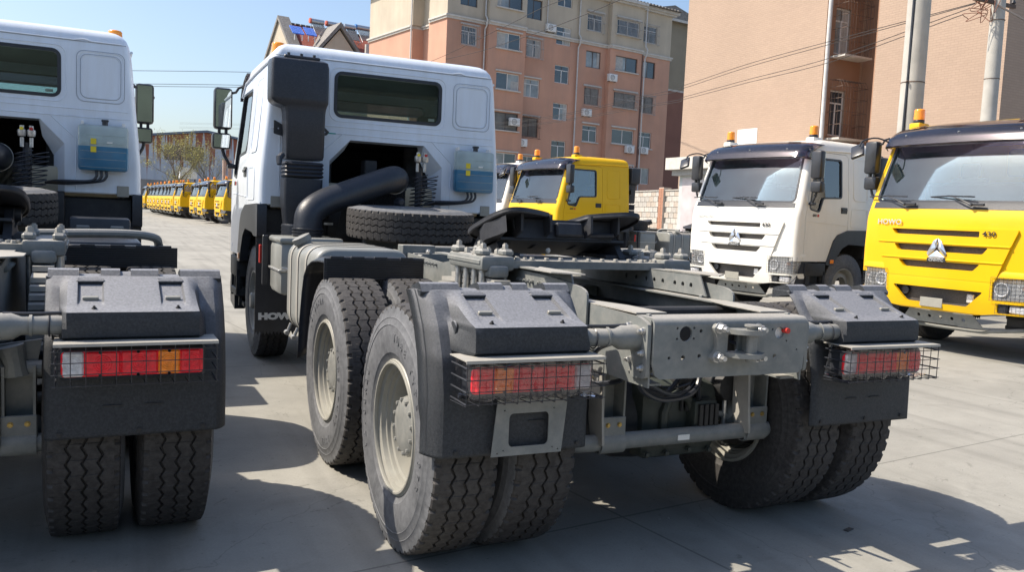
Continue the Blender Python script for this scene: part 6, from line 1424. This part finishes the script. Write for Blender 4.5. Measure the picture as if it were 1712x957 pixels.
mb = MB().prism([(-26.5, zt-3.85), (0, zt+.05), (14.5, zt-2.0), (14.5, zt-1.7), (0, zt+.4), (-26.5, zt-3.5)], 'y', -.5, 40); mb.build('roof_edge', M('roof_flashing', (.12, .16, .22), .6), wh, 0)
for x0_, x1_ in ((-6.6, -.3), (5.2, 10.5)): window(wh, x0_, zt-4.9, x1_, zt-2.4, -.02, 2, frame_w, wglass, False)
for x in range(-24, 14, 2): MB().box((x, -.06, 0), (x+.12, -.01, zt-4)).build('seam', rust, wh, 0)
cut_walls(wh, ('wall',))
# low far wall and sheds
fw_ = thing('perimeter_wall', 'low grey wall running behind the distant trucks', 'wall', (*at(150, 300, 128)[:2], 0), rz_of(-14))
MB().box((0, 0, 0), (70, .4, 4.2)).build('wall', M('far_wall', (.20, .20, .20), .9, var=.2, scale=.5), fw_, 0)
for k in range(14): MB().box((5*k, -.15, 0), (5*k+.5, 0, 4.3)).build('pier', blm[1], fw_, 0)
sg = thing('billboard', 'blank white board on a dark frame above the distant trucks', 'billboard', (*at(314, 300, 118)[:2], 0), rz_of(-14))
zb = at(314, 289, 118).z
MB().box((-1.0, 0, zb-.75), (1.2, .5, zb+.65)).build('board', frame_w, sg, 0); 
for x in (-.8, 1.0): MB().cyl((x, .3, 0), (x, .3, zb-.7), .10, 8).build('post', iron_d, sg)
tp = thing('twin_pole', 'pair of thin tan poles rising beside the nearest distant truck', 'pole', (*at(380, 320, 66)[:2], 0))
for dx in (-.25, .15): MB().cyl((dx, 0, 0), (dx, 0, at(380, 268, 66).z), .12, 10).build('post', M('tan_post', (.45, .33, .27), .8), tp)

# budding bare trees
bark = M('bark', (.16, .13, .10), .9, var=.3, scale=3); bud = M('buds_yellow_green', (.36, .34, .12), .9, var=.4, scale=1.5); bark2 = M('bark_grey', (.20, .19, .18), .9)
def tree(px, D, H, spread, seed, label, budn, bm_):
    rnd = random.Random(seed); p = at(px, 300, D); t = thing('budding_tree', label, 'tree', (p.x, p.y, 0)); tr = MB(); tw = MB(); bd = MB()
    def br(p, d, L, r, lv):
        n = 3; pts = [p]; q = p.copy(); dd = d.copy()
        for i in range(n):
            dd = (dd+Vector((rnd.gauss(0, .12), rnd.gauss(0, .12), rnd.gauss(.03, .08)))).normalized(); q = q+dd*L/n; pts.append(q.copy())
        (tr if lv < 2 else tw).tube(pts, [r*(1-.5*i/n) for i in range(n+1)], 5 if lv < 2 else 3, caps=False)
        if lv >= 3:
            for k in range(budn):
                c = pts[rnd.randint(1, n)]+Vector((rnd.gauss(0, .22), rnd.gauss(0, .22), rnd.gauss(0, .22))); s = rnd.uniform(.07, .15)
                e = Vector((rnd.gauss(0, 1), rnd.gauss(0, 1), rnd.gauss(0, 1))).normalized()*s; f = Vector((rnd.gauss(0, 1), rnd.gauss(0, 1), rnd.gauss(0, 1))).normalized()*s
                bd.add([c, c+e, c+f], [(0, 1, 2)])
        if lv < 5:
            for k in range(5 if lv < 1 else 3):
                a = rnd.uniform(0, 2*PI); s = rnd.uniform(.45, .9)*spread; nd = (dd+Vector((math.cos(a)*s, math.sin(a)*s, rnd.uniform(.0, .35)))).normalized(); st = pts[rnd.randint(1, n)] if k else pts[-1]
                br(st, nd, L*rnd.uniform(.62, .8), r*.55, lv+1)
    br(Vector((0, 0, 0)), Vector((0, 0, 1)), H*.28, .2, 0)
    tr.build('trunk', bm_, t, 0); c = tw.build('crown', bm_, t, 0); bd.build('buds', bud, c, 0)
tree(285, 112, 12.5, 1.05, 3, 'wide yellow green budding tree in front of the rusty warehouse', 9, bark)
tree(345, 110, 11.5, .9, 8, 'greyer bare tree right of the budding one, in front of the warehouse', 2, bark2)
tree(312, 125, 9, .9, 12, 'thin bare tree between the two larger ones, partly behind the white board', 1, bark2)

# unseen dark block added behind the camera to darken mirror and window reflections
hm = M('reflected_block_dark', (.065, .085, .07), .8, var=.25, scale=.3)
mb = MB().box((-80, -62, 0), (70, -50, 11.5)).prism([(-62.5, 11.5), (-56, 14.2), (-49.5, 11.5)], 'x', -80.5, 70.5)
o = mb.build('reflected_dark_block', hm, None, 0); o['kind'] = 'structure'
